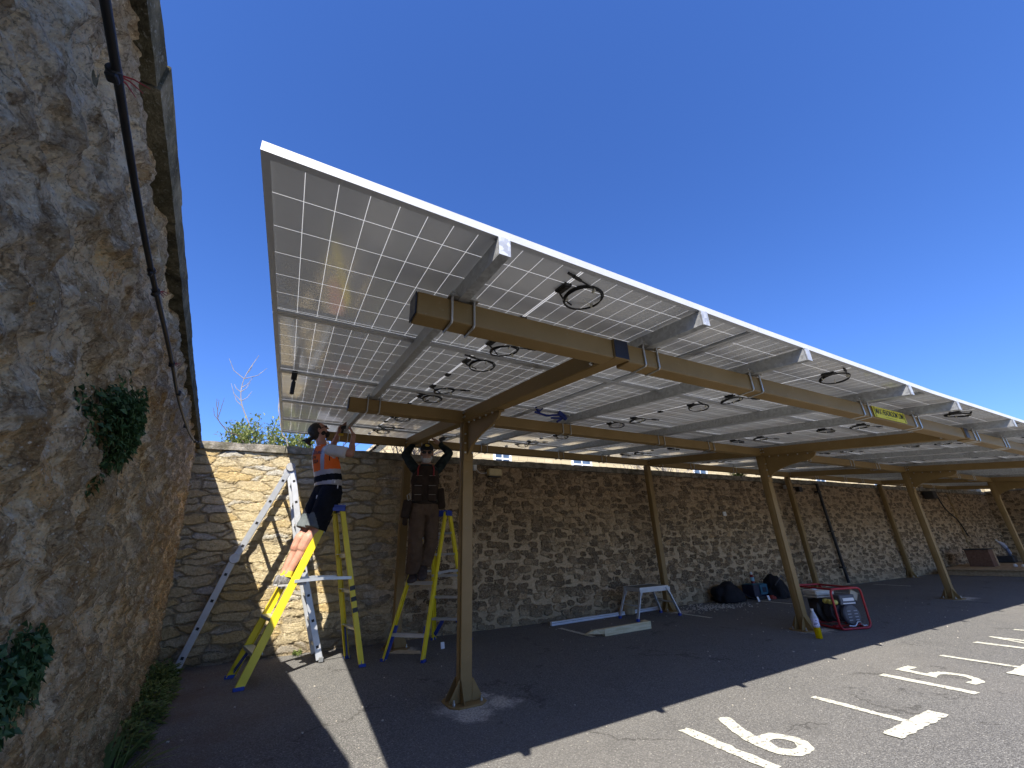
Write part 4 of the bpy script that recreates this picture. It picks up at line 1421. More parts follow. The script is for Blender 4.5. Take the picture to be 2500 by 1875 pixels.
# ------------------------------------------------------------------ ladders
def stepladder(label, F0, F1, B0, B1, T0, T1, H, treads=6, stripes=False, bars=(.22, .45, .68)):
    """F: feet of the climbing side, B: feet of the rear side, T: top ends; 0/1 are the two sides"""
    F0, F1, B0, B1, T0, T1 = map(V, (F0, F1, B0, B1, T0, T1))
    t = thing('step_ladder', label, 'step ladder', (F0 + F1 + B0 + B1) / 4, 'yellow fibreglass step ladders')
    wdir = (F1 - F0).normalized()
    fdir = ((B0 + B1) / 2 - (F0 + F1) / 2); fdir.z = 0; fdir.normalize()
    def channel(a, b, inward, depthv, name, wide=.075):
        m = MB()
        d = (b - a).normalized()
        dv = (depthv - d * depthv.dot(d)).normalized()
        m.bar(a, b, .006, wide, up=dv)
        o1 = dv * (wide / 2 - .003)
        for q in (1, -1):
            s0 = a + o1 * q + inward * .014; s1 = b + o1 * q + inward * .014
            m.bar(s0, s1, .022, .006, up=dv)
        return m.build(name, YEL, t, bevel=.0015)
    tz = V((0, 0, H))
    tf0, tf1 = T0 - fdir * .055 + tz * 0, T1 - fdir * .055
    tb0, tb1 = T0 + fdir * .045, T1 + fdir * .045
    channel(F0, tf0, wdir, fdir, 'front_stile')
    channel(F1, tf1, -wdir, fdir, 'front_stile')
    r0 = channel(B0, tb0, wdir, fdir, 'rear_stile', .055)
    r1 = channel(B1, tb1, -wdir, fdir, 'rear_stile', .055)
    if stripes:
        for z in (.52, .63, .74):
            m = MB()
            a = B0.lerp(tb0, z / H); b = B0.lerp(tb0, (z + .045) / H)
            m.bar(a - wdir * .0035, b - wdir * .0035, .0025, .057, up=fdir)
            m.build('warning_stripe', BLACKP, r0)
    # top cap
    m = MB()
    c = (T0 + T1) / 2
    rot = Matrix((wdir, fdir, V((0, 0, 1)))).transposed()
    wd = (T1 - T0).length + .05
    m.box((c.x, c.y, H + .0), (wd, .15, .02), rot)
    m.box(V((c.x, c.y, H - .035)) - fdir * .073, (wd, .006, .05), rot)
    m.box(V((c.x, c.y, H - .035)) + fdir * .073, (wd, .006, .05), rot)
    for s_ in (-1, 1):
        m.box(V((c.x, c.y, H - .035)) + wdir * s_ * (wd / 2 - .003), (.006, .138, .05), rot)
    m.build('top_cap', BLUEP, t, bevel=.003)
    for k in range(1, treads):
        f = k / treads
        a, b = F0.lerp(tf0, f), F1.lerp(tf1, f)
        m = MB()
        w_ = (b - a).length - .008
        cc = (a + b) / 2
        m.box(cc, (w_, .085, .006), rot)
        m.box(cc - fdir * .042 - V((0, 0, .012)), (w_, .004, .026), rot)
        m.box(cc + fdir * .042 - V((0, 0, .012)), (w_, .004, .026), rot)
        m.build('tread', ALU, t)
    for f in bars:
        a, b = B0.lerp(tb0, f), B1.lerp(tb1, f)
        m = MB(); cc = (a + b) / 2
        m.box(cc, ((b - a).length - .008, .045, .005), rot)
        m.box(cc + fdir * .02 - V((0, 0, .018)), ((b - a).length - .008, .004, .036), rot)
        m.build('rear_bar', ALU, t)
    # spreaders
    for A, a1, B_, b1, s_ in ((F0, tf0, B0, tb0, -1), (F1, tf1, B1, tb1, 1)):
        p, q = A.lerp(a1, .53), B_.lerp(b1, .53)
        mid = (p + q) / 2 + V((0, 0, .012))
        m = MB()
        o = wdir * s_ * .008
        m.bar(p + o, mid + o + fdir * .02, .004, .03, up=(0, 0, 1))
        m.bar(mid + o * 1.8 - fdir * .02, q + o * 1.8, .004, .03, up=(0, 0, 1))
        m.build('spreader', ALU, t)
    # blue knee braces and feet
    for A, a1, s_ in ((F0, tf0, 1), (F1, tf1, -1)):
        m = MB()
        p = A.lerp(a1, .035); q = A.lerp(a1, .16)
        cc = ((F0.lerp(tf0, .16) + F1.lerp(tf1, .16)) / 2)
        r_ = q.lerp(cc, .62)
        m.bar(p + wdir * s_ * .02, r_, .05, .008, up=fdir)
        m.box(A + V((0, 0, .014)), (.035, .09, .028), rot)
        m.build('foot_brace', BLUEP, t, bevel=.002)
    for A, a1, s_ in ((B0, tb0, 1), (B1, tb1, -1)):
        m = MB()
        m.bar(A.lerp(a1, .01) + wdir * s_ * .02, A.lerp(a1, .2) + wdir * s_ * .035, .05, .008, up=fdir)
        m.box(A + V((0, 0, .014)), (.032, .07, .028), rot)
        m.build('rear_foot', BLUEP, t, bevel=.002)
    return t
L1 = stepladder('yellow step ladder under the orange vest worker, before the sunlit wall',
                (-1.552, 1.483, 0), (-1.66, 2.03, 0), (-.452, 1.672, 0), (-.54, 2.18, 0), (-.875, 1.7, 1.64), (-.93, 2.02, 1.64), 1.64, stripes=True)
L2 = stepladder('yellow step ladder beside the nearest post, with the man in the tool vest on it',
                (.62, 2.58, 0), (1.0, 2.2, 0), (-.21, 1.80, 0), (.146, 1.457, 0), (.4, 2.21, 1.62), (.59, 2.03, 1.62), 1.62, bars=(.155, .475, .8))

t = thing('folding_ladder', 'aluminium multi-purpose ladder standing as an A against the sunlit wall', 'ladder', (-1.5, 2.4, 0))
RD = V((-.07, 1, 0)).normalized()
def alu_leg(p0, p1, wd, holes):
    for k, off in enumerate((V((0, 0, 0)), RD * wd)):
        m = MB()
        a, b = V(p0) + off, V(p1) + off
        m.bar(a, b, .028, .07, up=(1, 0, .6))
        s = m.build('stile', ALU, t, bevel=.004)
        if k == 0:
            for f in holes:
                m = MB()
                c = a.lerp(b, f) - RD * .015
                d = (b - a).normalized()
                m.box(c, (.028, .004, .028), Matrix.Rotation(math.atan2(d.x, d.z), 3, 'Y'))
                m.build('rung_end', BLACKP, s)
    for f in holes:
        m = MB()
        c0 = V(p0).lerp(V(p1), f)
        m.bar(c0 + RD * .015, c0 + RD * (wd - .015), .03, .03, up=(0, 0, 1))
        m.build('rung', ALU, t)
T_ = V((-1.435, 2.36, 2.15))
alu_leg((-2.17, 2.42, .04), (-1.86, 2.38, 1.08), .36, (.12, .37, .62, .87))
alu_leg((-1.83, 2.38, 1.14), T_, .36, (.1, .35, .6, .85))
alu_leg((-.83, 2.16, .03), (-1.15, 2.26, 1.08), .38, (.12, .37, .62, .87))
alu_leg((-1.16, 2.26, 1.12), T_ + V((.03, 0, 0)), .36, (.1, .35, .6, .85))
for c in ((-1.845, 2.36, 1.11), (-1.43, 2.34, 2.17), (-1.15, 2.24, 1.1)):
    m = MB()
    m.lathe([(.05, -.02), (.055, -.01), (.055, .01), (.05, .02), (.02, .025)], c, 18, RD)
    m.lathe([(.05, -.02), (.055, -.01), (.055, .01), (.05, .02), (.02, .025)], V(c) + RD * .38, 18, RD)
    m.build('hinge', simple('dull_alloy', (.5, .51, .52), .5, .5, .1), t, smooth='auto')
for c in ((-2.18, 2.42, .02), (-2.205, 2.78, .02), (-.815, 2.15, .03), (-.84, 2.53, .02)):
    m = MB(); m.box(c, (.05, .045, .05)); m.build('rubber_foot', simple('grey_rubber', (.16, .17, .18), .8) if c[0] > -1 else BLACKP, t, bevel=.006)

# ------------------------------------------------------------------ work platform, rail, plank, block
t = thing('work_platform', 'low aluminium work platform on splayed legs with blue feet, by the rubble wall', 'work platform', (4.1, 2.08, 0))
zt = .46
m = MB(); m.bb((3.8, 1.9, zt - .012), (4.42, 2.26, zt)); m.build('deck', simple('ribbed_dull_deck', (.13, .14, .13), .6, .3, .2), t, bevel=.003)
for y in (1.885, 2.263):
    m = MB(); m.bb((3.79, y, zt - .075), (4.43, y + .012, zt + .002)); m.build('side_rail', ALU, t, bevel=.003)
for x in (3.79, 4.419):
    m = MB(); m.bb((x, 1.898, zt - .06), (x + .01, 2.262, zt)); m.build('end_rail', ALU, t)
for (tx, bx) in ((3.82, 3.66), (4.4, 4.58)):
    for (ty, by_) in ((1.9, 1.87), (2.25, 2.28)):
        m = MB(); m.bar((bx, by_, .035), (tx, ty, zt - .03), .045, .022, up=(1, 0, 0)); lg = m.build('leg', ALU, t, bevel=.003)
        m = MB(); m.box((bx, by_, .02), (.05, .035, .04)); m.build('foot', BLUEP, lg, bevel=.004)
        m = MB(); m.prism([(tx - .05, ty, zt - .02), (tx + .05, ty, zt - .02), (tx + .03 * (1 if tx > 4 else -1), ty, zt - .13)], (0, -.03, 0), (0, -.022, 0)); m.build('hinge_plate', ALU, lg)
    for f in (.45,):
        x = bx + (tx - bx) * f; m = MB(); m.bar((x, 1.885, zt * f), (x, 2.265, zt * f), .025, .018); m.build('cross_bar', ALU, t)
m = MB(); m.bar((2.41, 2.41, .028), (4.84, 2.56, .028), .046, .052)
t = thing('mounting_rail', 'long pale aluminium rail lying on the ground along the rubble wall', 'rail', (3.6, 2.5, 0))
m.build('rail_bar', simple('pale_rail', (.75, .78, .84), .4, .2, .05), t, bevel=.003)
m = MB(); m.bar((2.42, 2.388, .036), (4.83, 2.537, .036), .004, .004); m.build('slot', BLACKP, t)
m = MB(); m.box((3.85, 2.49, .045), (.1, .05, .03), Matrix.Rotation(.06, 3, 'Z')); m.build('splice_clamp', ZINC, t, bevel=.003)
WOODP = m_wood('pale_sawn_timber', (.5, .42, .24), (.74, .66, .45))
WOODD = m_wood('plywood', (.32, .21, .11), (.52, .37, .21), .5)
t = thing('timber_plank', 'pale sawn timber plank lying on the asphalt in front of the work platform', 'plank', (2.95, 1.38, 0))
m = MB(); m.prism([(2.36, 1.5, .02), (2.52, 1.3, .0), (2.52, 1.3, .028), (2.56, 1.3, .028), (2.56, 1.3, .1), (2.36, 1.5, .085)][::1], (0, 0, 0), (0, .001, 0)) if False else None
m = MB(); m.prism([(2.54, 1.31, .002), (3.4, 1.335, .002), (3.4, 1.335, .095), (2.54, 1.31, .09)], (0, 0, 0), (-.002, .05, 0)); m.build('board', WOODP, t, bevel=.003)
m = MB(); m.prism([(2.33, 1.42, .035), (2.539, 1.313, .03), (2.539, 1.313, .088), (2.42, 1.38, .075)], (0, 0, 0), (0, .045, 0)); m.build('splintered_end', WOODP, t)
m = MB(); m.prism([(3.31, 1.388, .03), (3.4, 1.388, .03), (3.42, 1.47, .03), (3.33, 1.47, .03)], (0, 0, 0), (0, 0, .066)); m.build('end_block', WOODP, t, bevel=.003)
t = thing('sand_bucket', 'tan ribbed weight standing behind the work platform against the wall', 'weight', (4.06, 2.5, 0))
m = MB(); m.lathe([(.1, 0), (.115, .01), (.118, .1), (.1, .12), (.085, .13), (.085, .2), (.09, .205), (.09, .23), (.075, .24)], (4.06, 2.52, .001), 20); m.build('body', simple('tan_stoneware', (.36, .27, .15), .7, 0, .3), t, smooth='auto')

# ------------------------------------------------------------------ generator
GX, GY = V((.93, -.30, 0)).normalized(), V((.33, .94, 0)).normalized()
GO = V((5.09, -.255, 0))
def gp(a, b, z): return GO + GX * a + GY * b + V((0, 0, z))
GR = Matrix((GX, GY, V((0, 0, 1)))).transposed()
REDM = simple('red_tube_paint', (.36, .012, .02), .35, .1, .15)
gen = thing('generator', 'red framed petrol generator standing behind the second front post', 'generator', gp(.24, .3, 0))
def rrect(a0, a1, z0, z1, b, r=.06, axis='a'):
    pts = []
    for (cx, cz, s0) in ((a1 - r, z1 - r, 0), (a0 + r, z1 - r, 90), (a0 + r, z0 + r, 180), (a1 - r, z0 + r, 270)):
        for k in range(6):
            an = R(s0 + 90 * k / 5)
            u, v_ = cx + r * math.cos(an), cz + r * math.sin(an)
            pts.append(gp(u, b, v_) if axis == 'a' else gp(b, u, v_))
    return pts
GL, GW, GH = .62, .47, .48
m = MB(); m.tube(rrect(0, GW, .016, GH, 0.0), .014, 10, closed=True); m.build('end_hoop', REDM, gen, smooth=True)
m = MB(); m.tube(rrect(0, GW, .016, GH, GL), .014, 10, closed=True); m.build('end_hoop', REDM, gen, smooth=True)
for a in (0.03, GW - .03):
    for z in (.018, GH - .004):
        m = MB(); m.tube([gp(a, 0, z), gp(a, GL, z)], .013, 10); m.build('side_tube', REDM, gen, smooth='auto')
for b in (.12, .42):
    m = MB(); m.box(gp(GW / 2, b, .035), (GW - .06, .05, .02), GR); m.build('cross_member', REDM, gen, bevel=.003)
DGREY = simple('engine_black', (.03, .032, .035), .5, .2, .3)
WTANK = simple('white_tank_paint', (.6, .58, .5), .4, 0, .1)
m = MB(); m.box(gp(.2, .42, .4), (.3, .25, .07), GR); tk = m.build('fuel_tank', WTANK, gen, bevel=.025, segs=3)
m = MB(); m.box(gp(.2, .42, .352), (.3, .25, .02), GR); m.build('tank_skirt', WTANK, tk, bevel=.008)
m = MB(); m.lathe([(.035, 0), (.035, .015), (.025, .025)], gp(.16, .44, .436), 14); m.build('filler_cap', WHITEP, tk)
m = MB(); m.lathe([(.12, -.09), (.15, -.07), (.15, .05), (.1, .08)], gp(.2, .42, .19), 18, GY); m.box(gp(.2, .42, .26), (.22, .2, .12), GR); m.build('engine', DGREY, gen, smooth='auto')
m = MB()
for k in range(6):
    m.lathe([(.13, -.003), (.13, .003)], gp(.22, .28 - .022 * k, .19), 20, GY)
m.lathe([(.11, -.1), (.11, .1)], gp(.22, .2, .19), 20, GY); m.build('alternator', simple('grey_casting', (.1, .1, .11), .5, .4, .2), gen, smooth='auto')
m = MB(); m.lathe([(.115, -.02), (.125, -.01), (.125, .02), (.11, .035), (.03, .04)], gp(.25, .045, .165), 24, -GY); ec = m.build('end_cover', simple('dark_end_cover', (.06, .065, .08), .45), gen, smooth='auto')
m = MB()
for k in range(4):
    for s_ in (-1, 1):
        m.box(gp(.25 + s_ * .05, .003, .11 + .035 * k), (.05, .004, .009), GR)
m.build('vent_slots', simple('light_slot', (.3, .31, .34), .5), ec)
m = MB(); m.box(gp(.26, .1, .34), (.24, .14, .12), GR); cb = m.build('control_box', simple('box_grey_blue', (.07, .08, .1), .45), gen, bevel=.008)
m = MB(); m.box(gp(.27, .028, .345), (.17, .004, .035), GR); m.box(gp(.27, .028, .3), (.19, .004, .012), GR); m.build('label', WHITEP, cb)
m = MB(); m.box(gp(.0, .16, .39), (.26, .2, .006), Matrix.Rotation(.0, 3, 'Y')); 
YS = simple('yellow_socket', (.62, .55, .12), .5)
for k in range(3):
    m = MB(); m.lathe([(.026, 0), (.03, .01), (.03, .045), (.022, .055), (.018, .055)], gp(.12, .075 + .072 * k, .315), 14, -GX); m.build('socket', YS, cb, smooth='auto')
m = MB(); m.box(gp(.4, .06, .39), (.11, .02, .1), GR @ Matrix.Rotation(.5, 3, 'Y')); m.build('tag', simple('dull_card', (.4, .37, .28), .8), gen)
m = MB(); m.tube(spline([gp(.15, .01, .05), gp(.22, -.01, .045), gp(.27, -.01, .085), gp(.31, -.01, .085), gp(.34, -.01, .045), gp(.4, -.01, .045)], 4), .008, 6); m.build('clamp_strap', ZINC, gen)

# ------------------------------------------------------------------ bottle of orange drink
def m_liquid(name, col, rough=.1, alpha=None):
    t_ = NT(name)
    m_ = t_.set(col, rough, 0, .5, None, **{'Transmission Weight': .35, 'IOR': 1.33})
    return m_
bl = V((4.44, -.327, 0))
t = thing('drink_bottle', 'clear plastic bottle half full of orange drink, standing by the second front post', 'bottle', bl)
m = MB(); m.lathe([(.03, .001), (.036, .006), (.037, .12)], bl, 20); m.build('drink', m_liquid('orange_drink', (.75, .5, .0)), t, smooth='auto')
m = MB(); m.lathe([(.0385, .1215), (.0385, .2), (.036, .225), (.024, .265), (.014, .29), (.014, .3)], bl, 20)
m.build('upper_body', m_liquid('clear_plastic', (.62, .66, .72), .15), t, smooth='auto')
m = MB(); m.lathe([(.0395, .135), (.0395, .215)], bl, 20); lb = m.build('label', simple('lilac_label', (.6, .58, .72), .5), t, smooth='auto')
m = MB(); m.lathe([(.016, .296), (.016, .315)], bl, 14); m.build('cap', WHITEP, t)
vd = V((-1.4258, -3.6373, 0)) - bl; vd.z = 0; vd.normalize()
sd = V((vd.y, -vd.x, 0))
m = MB()
lr = Matrix((sd, -vd, V((0, 0, 1)))).transposed()
for (a, z, w_) in ((-.004, .165, .035), (.006, .15, .028), (-.012, .195, .012)):
    m.box(bl + vd * .0395 + sd * a + V((0, 0, z)), (w_, .002, .007), lr)
m.build('print', simple('dark_print', (.06, .05, .12), .6), lb)

# ------------------------------------------------------------------ bags, toolbox, litter
def lump(name, c, size, mat, label, cat, seed, base_z=0, parts=None, group=None, amp=.16):
    bm = bmesh.new()
    bmesh.ops.create_icosphere(bm, subdivisions=4, radius=1)
    for v in bm.verts:
        p = v.co.copy()
        n = noise.noise(p * 1.3 + V((seed, 0, 0))) * amp * 1.6 + noise.noise(p * 3.4 + V((0, seed, 0))) * amp * .7
        p *= 1 + n
        if p.z < -.35: p.z = -.35 - (p.z + .35) * -.12
        v.co = (p.x * size[0], p.y * size[1], (p.z + .39) * size[2])
    me = bpy.data.meshes.new(name); bm.to_mesh(me); bm.free()
    me.materials.append(mat)
    o = link(name, me, smooth=True)
    o.location = (c[0], c[1], base_z)
    return tag(o, label, cat, group)
BAGM = m_cloth('black_bag_cloth', (.008, .008, .01), (.02, .02, .024), 30, .8)
b1 = thing('holdall_bag', 'black domed bag lying against the foot of the rubble wall', 'bag', (6.55, 2.38, 0))
o = lump('bag_body', (0, 0), (.36, .22, .26), BAGM, None, None, 3); o.parent = b1
m = MB(); m.tube(spline([(6.8, 2.3, .16), (6.95, 2.25, .08), (7.1, 2.2, .02), (7.2, 2.25, .012)], 4), .012, 6); m.build('strap', BAGM, b1)
b2 = thing('holdall_bag', 'open black bag with straps, half hidden behind the second front post', 'bag', (7.78, 2.18, 0))
o = lump('bag_body', (0, 0), (.25, .2, .3), BAGM, None, None, 9, amp=.25); o.parent = b2
m = MB(); m.tube(spline([(7.6, 2.05, .25), (7.62, 1.95, .36), (7.75, 1.97, .42), (7.85, 2.0, .34)], 4), .01, 6); m.build('strap', simple('grey_strap', (.12, .12, .13), .7), b2)
TEAL = simple('teal_plastic', (.015, .1, .15), .5)
DNAVY = simple('dark_navy_plastic', (.008, .012, .035), .5)
t = thing('toolbox', 'dark blue toolbox with teal end panel standing by the rubble wall', 'toolbox', (7.42, 2.3, 0))
m = MB(); m.bb((7.12, 2.2, .06), (7.52, 2.46, .27)); m.build('box', DNAVY, t, bevel=.01)
m = MB(); m.bb((7.3, 2.175, .09), (7.53, 2.199, .275)); ep = m.build('end_panel', TEAL, t, bevel=.006)
m = MB(); m.bb((7.36, 2.168, .13), (7.47, 2.1745, .22)); m.build('recess', DNAVY, ep)
m = MB(); m.bb((7.14, 2.21, .271), (7.52, 2.45, .285)); m.build('lid', TEAL, t, bevel=.004)
m = MB(); m.bb((7.2, 2.19, .002), (7.5, 2.44, .0595)); m.build('base', DGREY, t, bevel=.004)
m = MB(); m.lathe([(.06, 0), (.075, .01), (.075, .04), (.06, .05)], (7.5, 2.11, .001), 16); m.box((7.5, 2.11, .06), (.06, .06, .02))
solo('tape_reel', m, simple('dull_red_plastic', (.28, .03, .02), .5), 'dull red reel on the ground at the corner of the toolbox', 'reel', (7.5, 2.11, 0), bevel=.003)
t = thing('spray_can', 'red can with pale blue label and white top standing on the toolbox', 'can', (7.33, 2.33, .286))
m = MB(); m.lathe([(.036, .287), (.036, .43), (.025, .45)], (7.33, 2.33, 0), 16); m.build('can_body', simple('can_red', (.2, .01, .015), .35), t, smooth='auto')
m = MB(); m.lathe([(.0375, .33), (.0375, .4)], (7.33, 2.33, 0), 16); m.build('label', simple('pale_blue_label', (.25, .5, .6), .5), t, smooth='auto')
m = MB(); m.lathe([(.02, .448), (.02, .49), (.012, .5)], (7.33, 2.33, 0), 12); m.build('cap', WHITEP, t)
for k, (x, y, a, lab) in enumerate(((.54, 1.97, .2, 'small white card on the asphalt between the second step ladder and the nearest post'), (6.92, 2.02, .1, 'white packet on the ground just left of the toolbox'), (7.22, 2.0, -.15, 'white packet on the ground in front of the toolbox'))):
    m = MB(); m.box((x, y, .05 if k else .035), (.05, .012, .085 if k else .07), Matrix.Rotation(a, 3, 'Z') @ Matrix.Rotation(-.25, 3, 'X'))
    solo('paper_packet', m, simple('white_card', (.75, .75, .78), .7), lab, 'packet', (x, y, 0), 'white packets on the ground', bevel=.002)
# swept-up crumbs of mortar
m = MB()
for k in range(420):
    a, b = random.gauss(5.75, .45), random.gauss(2.15, .2)
    if b > BY(a) - .06: continue
    s_ = random.uniform(.004, .014)
    m.box((a, b, s_ * .4), (s_ * 1.6, s_ * 1.2, s_ * .8), Matrix.Rotation(random.uniform(0, 3), 3, 'Z'))
o = m.build('mortar_crumbs', simple('pale_crumbs', (.55, .5, .42), .9), None); tag(o, 'pale crumbs of mortar scattered on the asphalt before the black bag', 'debris', kind='stuff')
m = MB()
for k in range(160):
    a, b = random.uniform(-2.2, 9), random.uniform(-1.2, 2.5)
    if b > BY(a) - .06 or a < -1.9: continue
    s_ = random.uniform(.003, .009)
    m.box((a, b, s_ * .4), (s_ * 1.6, s_ * 1.2, s_ * .8), Matrix.Rotation(random.uniform(0, 3), 3, 'Z'))
o = m.build('grit', simple('pale_crumbs', (.55, .5, .42), .9), None); tag(o, 'pale grit and chips strewn over the shaded asphalt', 'debris', kind='stuff')
m = MB()
m.box((.1, 2.05, .006), (.32, .16, .006), Matrix.Rotation(-.8, 3, 'Z')); m.box((.18, 1.92, .01), (.2, .1, .004), Matrix.Rotation(-.6, 3, 'Z'))
solo('torn_card', m, simple('beige_card', (.55, .47, .33), .85), 'torn beige cardboard on the ground at the foot of the first back post', 'cardboard', (.12, 2.0, 0))

# ------------------------------------------------------------------ deck and saw at the far end
t = thing('timber_deck', 'low plywood deck with brown timber edge at the far end of the car park', 'deck', (17.5, 1.6, 0))
a_ = .12
dk = Matrix.Rotation(a_, 3, 'Z')
m = MB(); m.box((17.9, 1.45, .155), (4.6, 1.75, .03), dk); m.build('top_board', WOODD, t, bevel=.004)
m = MB(); m.box(V((17.9, 1.45, .07)) + dk @ V((0, -.84, 0)), (4.58, .045, .139), dk); m.build('edge_board', m_wood('red_brown_timber', (.2, .09, .035), (.38, .2, .09)), t, bevel=.003)
for k in range(5):
    m = MB(); m.box(V((17.9, 1.45, .068)) + dk @ V((-2.2 + 1.1 * k, 0.02, 0)), (.05, 1.6, .13), dk); m.build('joist', WOODD, t)
t = thing('plywood_box', 'brown plywood box with pale end standing on the timber deck', 'box', (17.5, 1.55, .17))
m = MB(); m.box((17.3, 1.6, .4), (.75, .5, .455), dk); m.build('carcass', m_wood('brown_board', (.12, .06, .035), (.2, .11, .07), .4), t, bevel=.004)
m = MB(); m.box(V((17.3, 1.6, .4)) + dk @ V((.386, 0, 0)), (.02, .5, .455), dk); m.box(V((17.3, 1.6, .4)) + dk @ V((.3, -.257, 0)), (.17, .012, .45), dk); m.build('end_board', WOODD, t)
m = MB(); m.box((17.3, 1.6, .64), (.8, .55, .02), dk); m.build('lid', DGREY, t)
t = thing('mitre_saw', 'mitre saw with pale raised arm standing behind the plywood box', 'mitre saw', (19.6, 1.7, .17))
m = MB(); m.box((19.6, 1.7, .27), (.6, .45, .2), dk); m.build('base', DGREY, t, bevel=.02)
m = MB(); m.lathe([(.19, -.03), (.2, 0), (.19, .03)], (19.75, 1.6, .5), 22, (.3, -.95, 0)); m.build('blade_guard', simple('blue_grey_guard', (.16, .2, .3), .4, .3), t, smooth='auto')
m = MB(); m.tube([(19.85, 1.6, .45), (19.5, 1.6, .72), (19.25, 1.6, .8)], [.05, .07, .03], 8); m.build('arm', simple('pale_casting', (.5, .52, .6), .45, .2), t, smooth='auto')
m = MB(); m.tube([(19.25, 1.6, .8), (19.12, 1.6, .86)], .022, 8); m.build('handle', WHITEP, t)
for k, (x, y) in enumerate(((17.0, .75), (17.2, .95))):
    m = MB(); m.lathe([(.035, 0), (.045, .03), (.03, .07)], (x, y, .17), 10)
    solo('paper_cup', m, WHITEP, ('crumpled white cup near the front edge of the timber deck', 'white cup on the timber deck before the plywood box')[k], 'cup', (x, y, .17))

# ------------------------------------------------------------------ things hung on the roof
t = thing('spring_clamp', 'black clamp hanging straight down from the panel seam at the open corner of the roof', 'clamp', (-1.51, -.2, 2.28))
m = MB(); m.bb((-1.53, -.235, 2.4), (-1.49, -.2, 2.475)); m.build('jaw', BLACKP, t, bevel=.006)
m = MB(); m.bb((-1.522, -.23, 2.28), (-1.492, -.205, 2.385)); m.build('handle', BLACKP, t, bevel=.005)
m = MB(); m.tube([(-1.508, -.218, 2.38), (-1.508, -.218, 2.405)], .01, 8); m.build('pivot', BLACKP, t)
BLUEM = simple('dark_blue_steel', (.015, .03, .2), .4, .2, .2)
t = thing('pipe_clamp', 'dark blue locking clamp gripping the rail end above the middle beam', 'clamp', (.95, -.1, 2.45))
y = -.16
m = MB(); m.tube([(.76, y, 2.475), (.8, y, 2.45), (.83, y, 2.475), (.79, y, 2.5)], .012, 6); m.bar((.745, y, 2.485), (.79, y, 2.42), .014, .03, up=(0, 1, 0)); m.bar((.73, y, 2.43), (.88, y, 2.405), .014, .022); m.bar((.87, y, 2.405), (1.06, y, 2.435), .014, .02); m.build('arm', BLUEM, t, bevel=.002)
m = MB(); m.bar((1.03, y, 2.46), (1.13, y, 2.4), .03, .05); m.bar((.93, y, 2.385), (1.07, y, 2.4), .016, .02); m.bar((1.0, y, 2.35), (1.08, y, 2.4), .016, .022); m.build('grip', BLUEM, t, bevel=.002)
m = MB(); m.lathe([(.012, 0), (.012, .05)], (1.12, y - .02, 2.42), 8, (0, -1, 0)); m.tube([(.8, y - .02, 2.49), (.79, y - .02, 2.51)], .009, 6); m.build('pin', ZINC, t)
# ------------------------------------------------------------------ people
def capsule(m, p0, p1, r0, r1, n=12):
    p0, p1 = V(p0), V(p1)
    d = (p1 - p0).normalized()
    m.tube([p0 - d * r0 * .97, p0 - d * r0 * .8, p0 - d * r0 * .45, p0, p1, p1 + d * r1 * .45, p1 + d * r1 * .8, p1 + d * r1 * .97],
           [r0 * .2, r0 * .6, r0 * .9, r0, r1, r1 * .9, r1 * .6, r1 * .2], n)
def limb(m, pts, rs, n=14):
    for i in range(len(pts) - 1):
        capsule(m, pts[i], pts[i + 1], rs[i], rs[i + 1], n)
def loft(m, secs, n=22):
    """secs: (centre, side axis, front axis, half width, half depth)"""
    vs = []
    for c, sa, fa, hw, hd in secs:
        c, sa, fa = V(c), V(sa).normalized(), V(fa).normalized()
        for k in range(n):
            t = 2 * math.pi * k / n
            a, b = math.cos(t), math.sin(t)
            a = math.copysign(abs(a) ** .85, a); b = math.copysign(abs(b) ** .85, b)
            vs.append(c + sa * hw * a + fa * hd * b)
    fs = []
    for i in range(len(secs) - 1):
        for k in range(n):
            fs.append((i * n + k, i * n + (k + 1) % n, (i + 1) * n + (k + 1) % n, (i + 1) * n + k))
    fs.append(tuple(range(n - 1, -1, -1))); fs.append(tuple((len(secs) - 1) * n + k for k in range(n)))
    m.add(vs, fs)
def fuse(m, name, mats, parent, voxel=.007, it=4, fn=None, wrinkle=0):
    me = m.mesh('tmp', mats, rootloc(parent))
    o = bpy.data.objects.new('tmp', me); COL.objects.link(o)
    r_ = o.modifiers.new('r', 'REMESH'); r_.mode = 'VOXEL'; r_.voxel_size = voxel; r_.use_smooth_shade = True
    if it:
        s_ = o.modifiers.new('s', 'SMOOTH'); s_.factor = .5; s_.iterations = it
    dg = C.evaluated_depsgraph_get()
    me2 = bpy.data.meshes.new_from_object(o.evaluated_get(dg))
    bpy.data.objects.remove(o)
    me2.materials.clear()
    for q in (mats if isinstance(mats, (list, tuple)) else [mats]):
        me2.materials.append(q)
    if wrinkle:
        off = rootloc(parent)
        nrm = [v.normal.copy() for v in me2.vertices]
        for v, nn in zip(me2.vertices, nrm):
            p = v.co * 1.0
            q = noise.noise(V((p.x * 9, p.y * 9, p.z * 17))) + .5 * noise.noise(p * 38)
            v.co += nn * q * wrinkle
    if fn:
        off = rootloc(parent)
        for p in me2.polygons:
            p.material_index = fn(p.center + off, p.normal)
    me2.polygons.foreach_set('use_smooth', [True] * len(me2.polygons))
    me2.name = name
    return link(name, me2, parent)
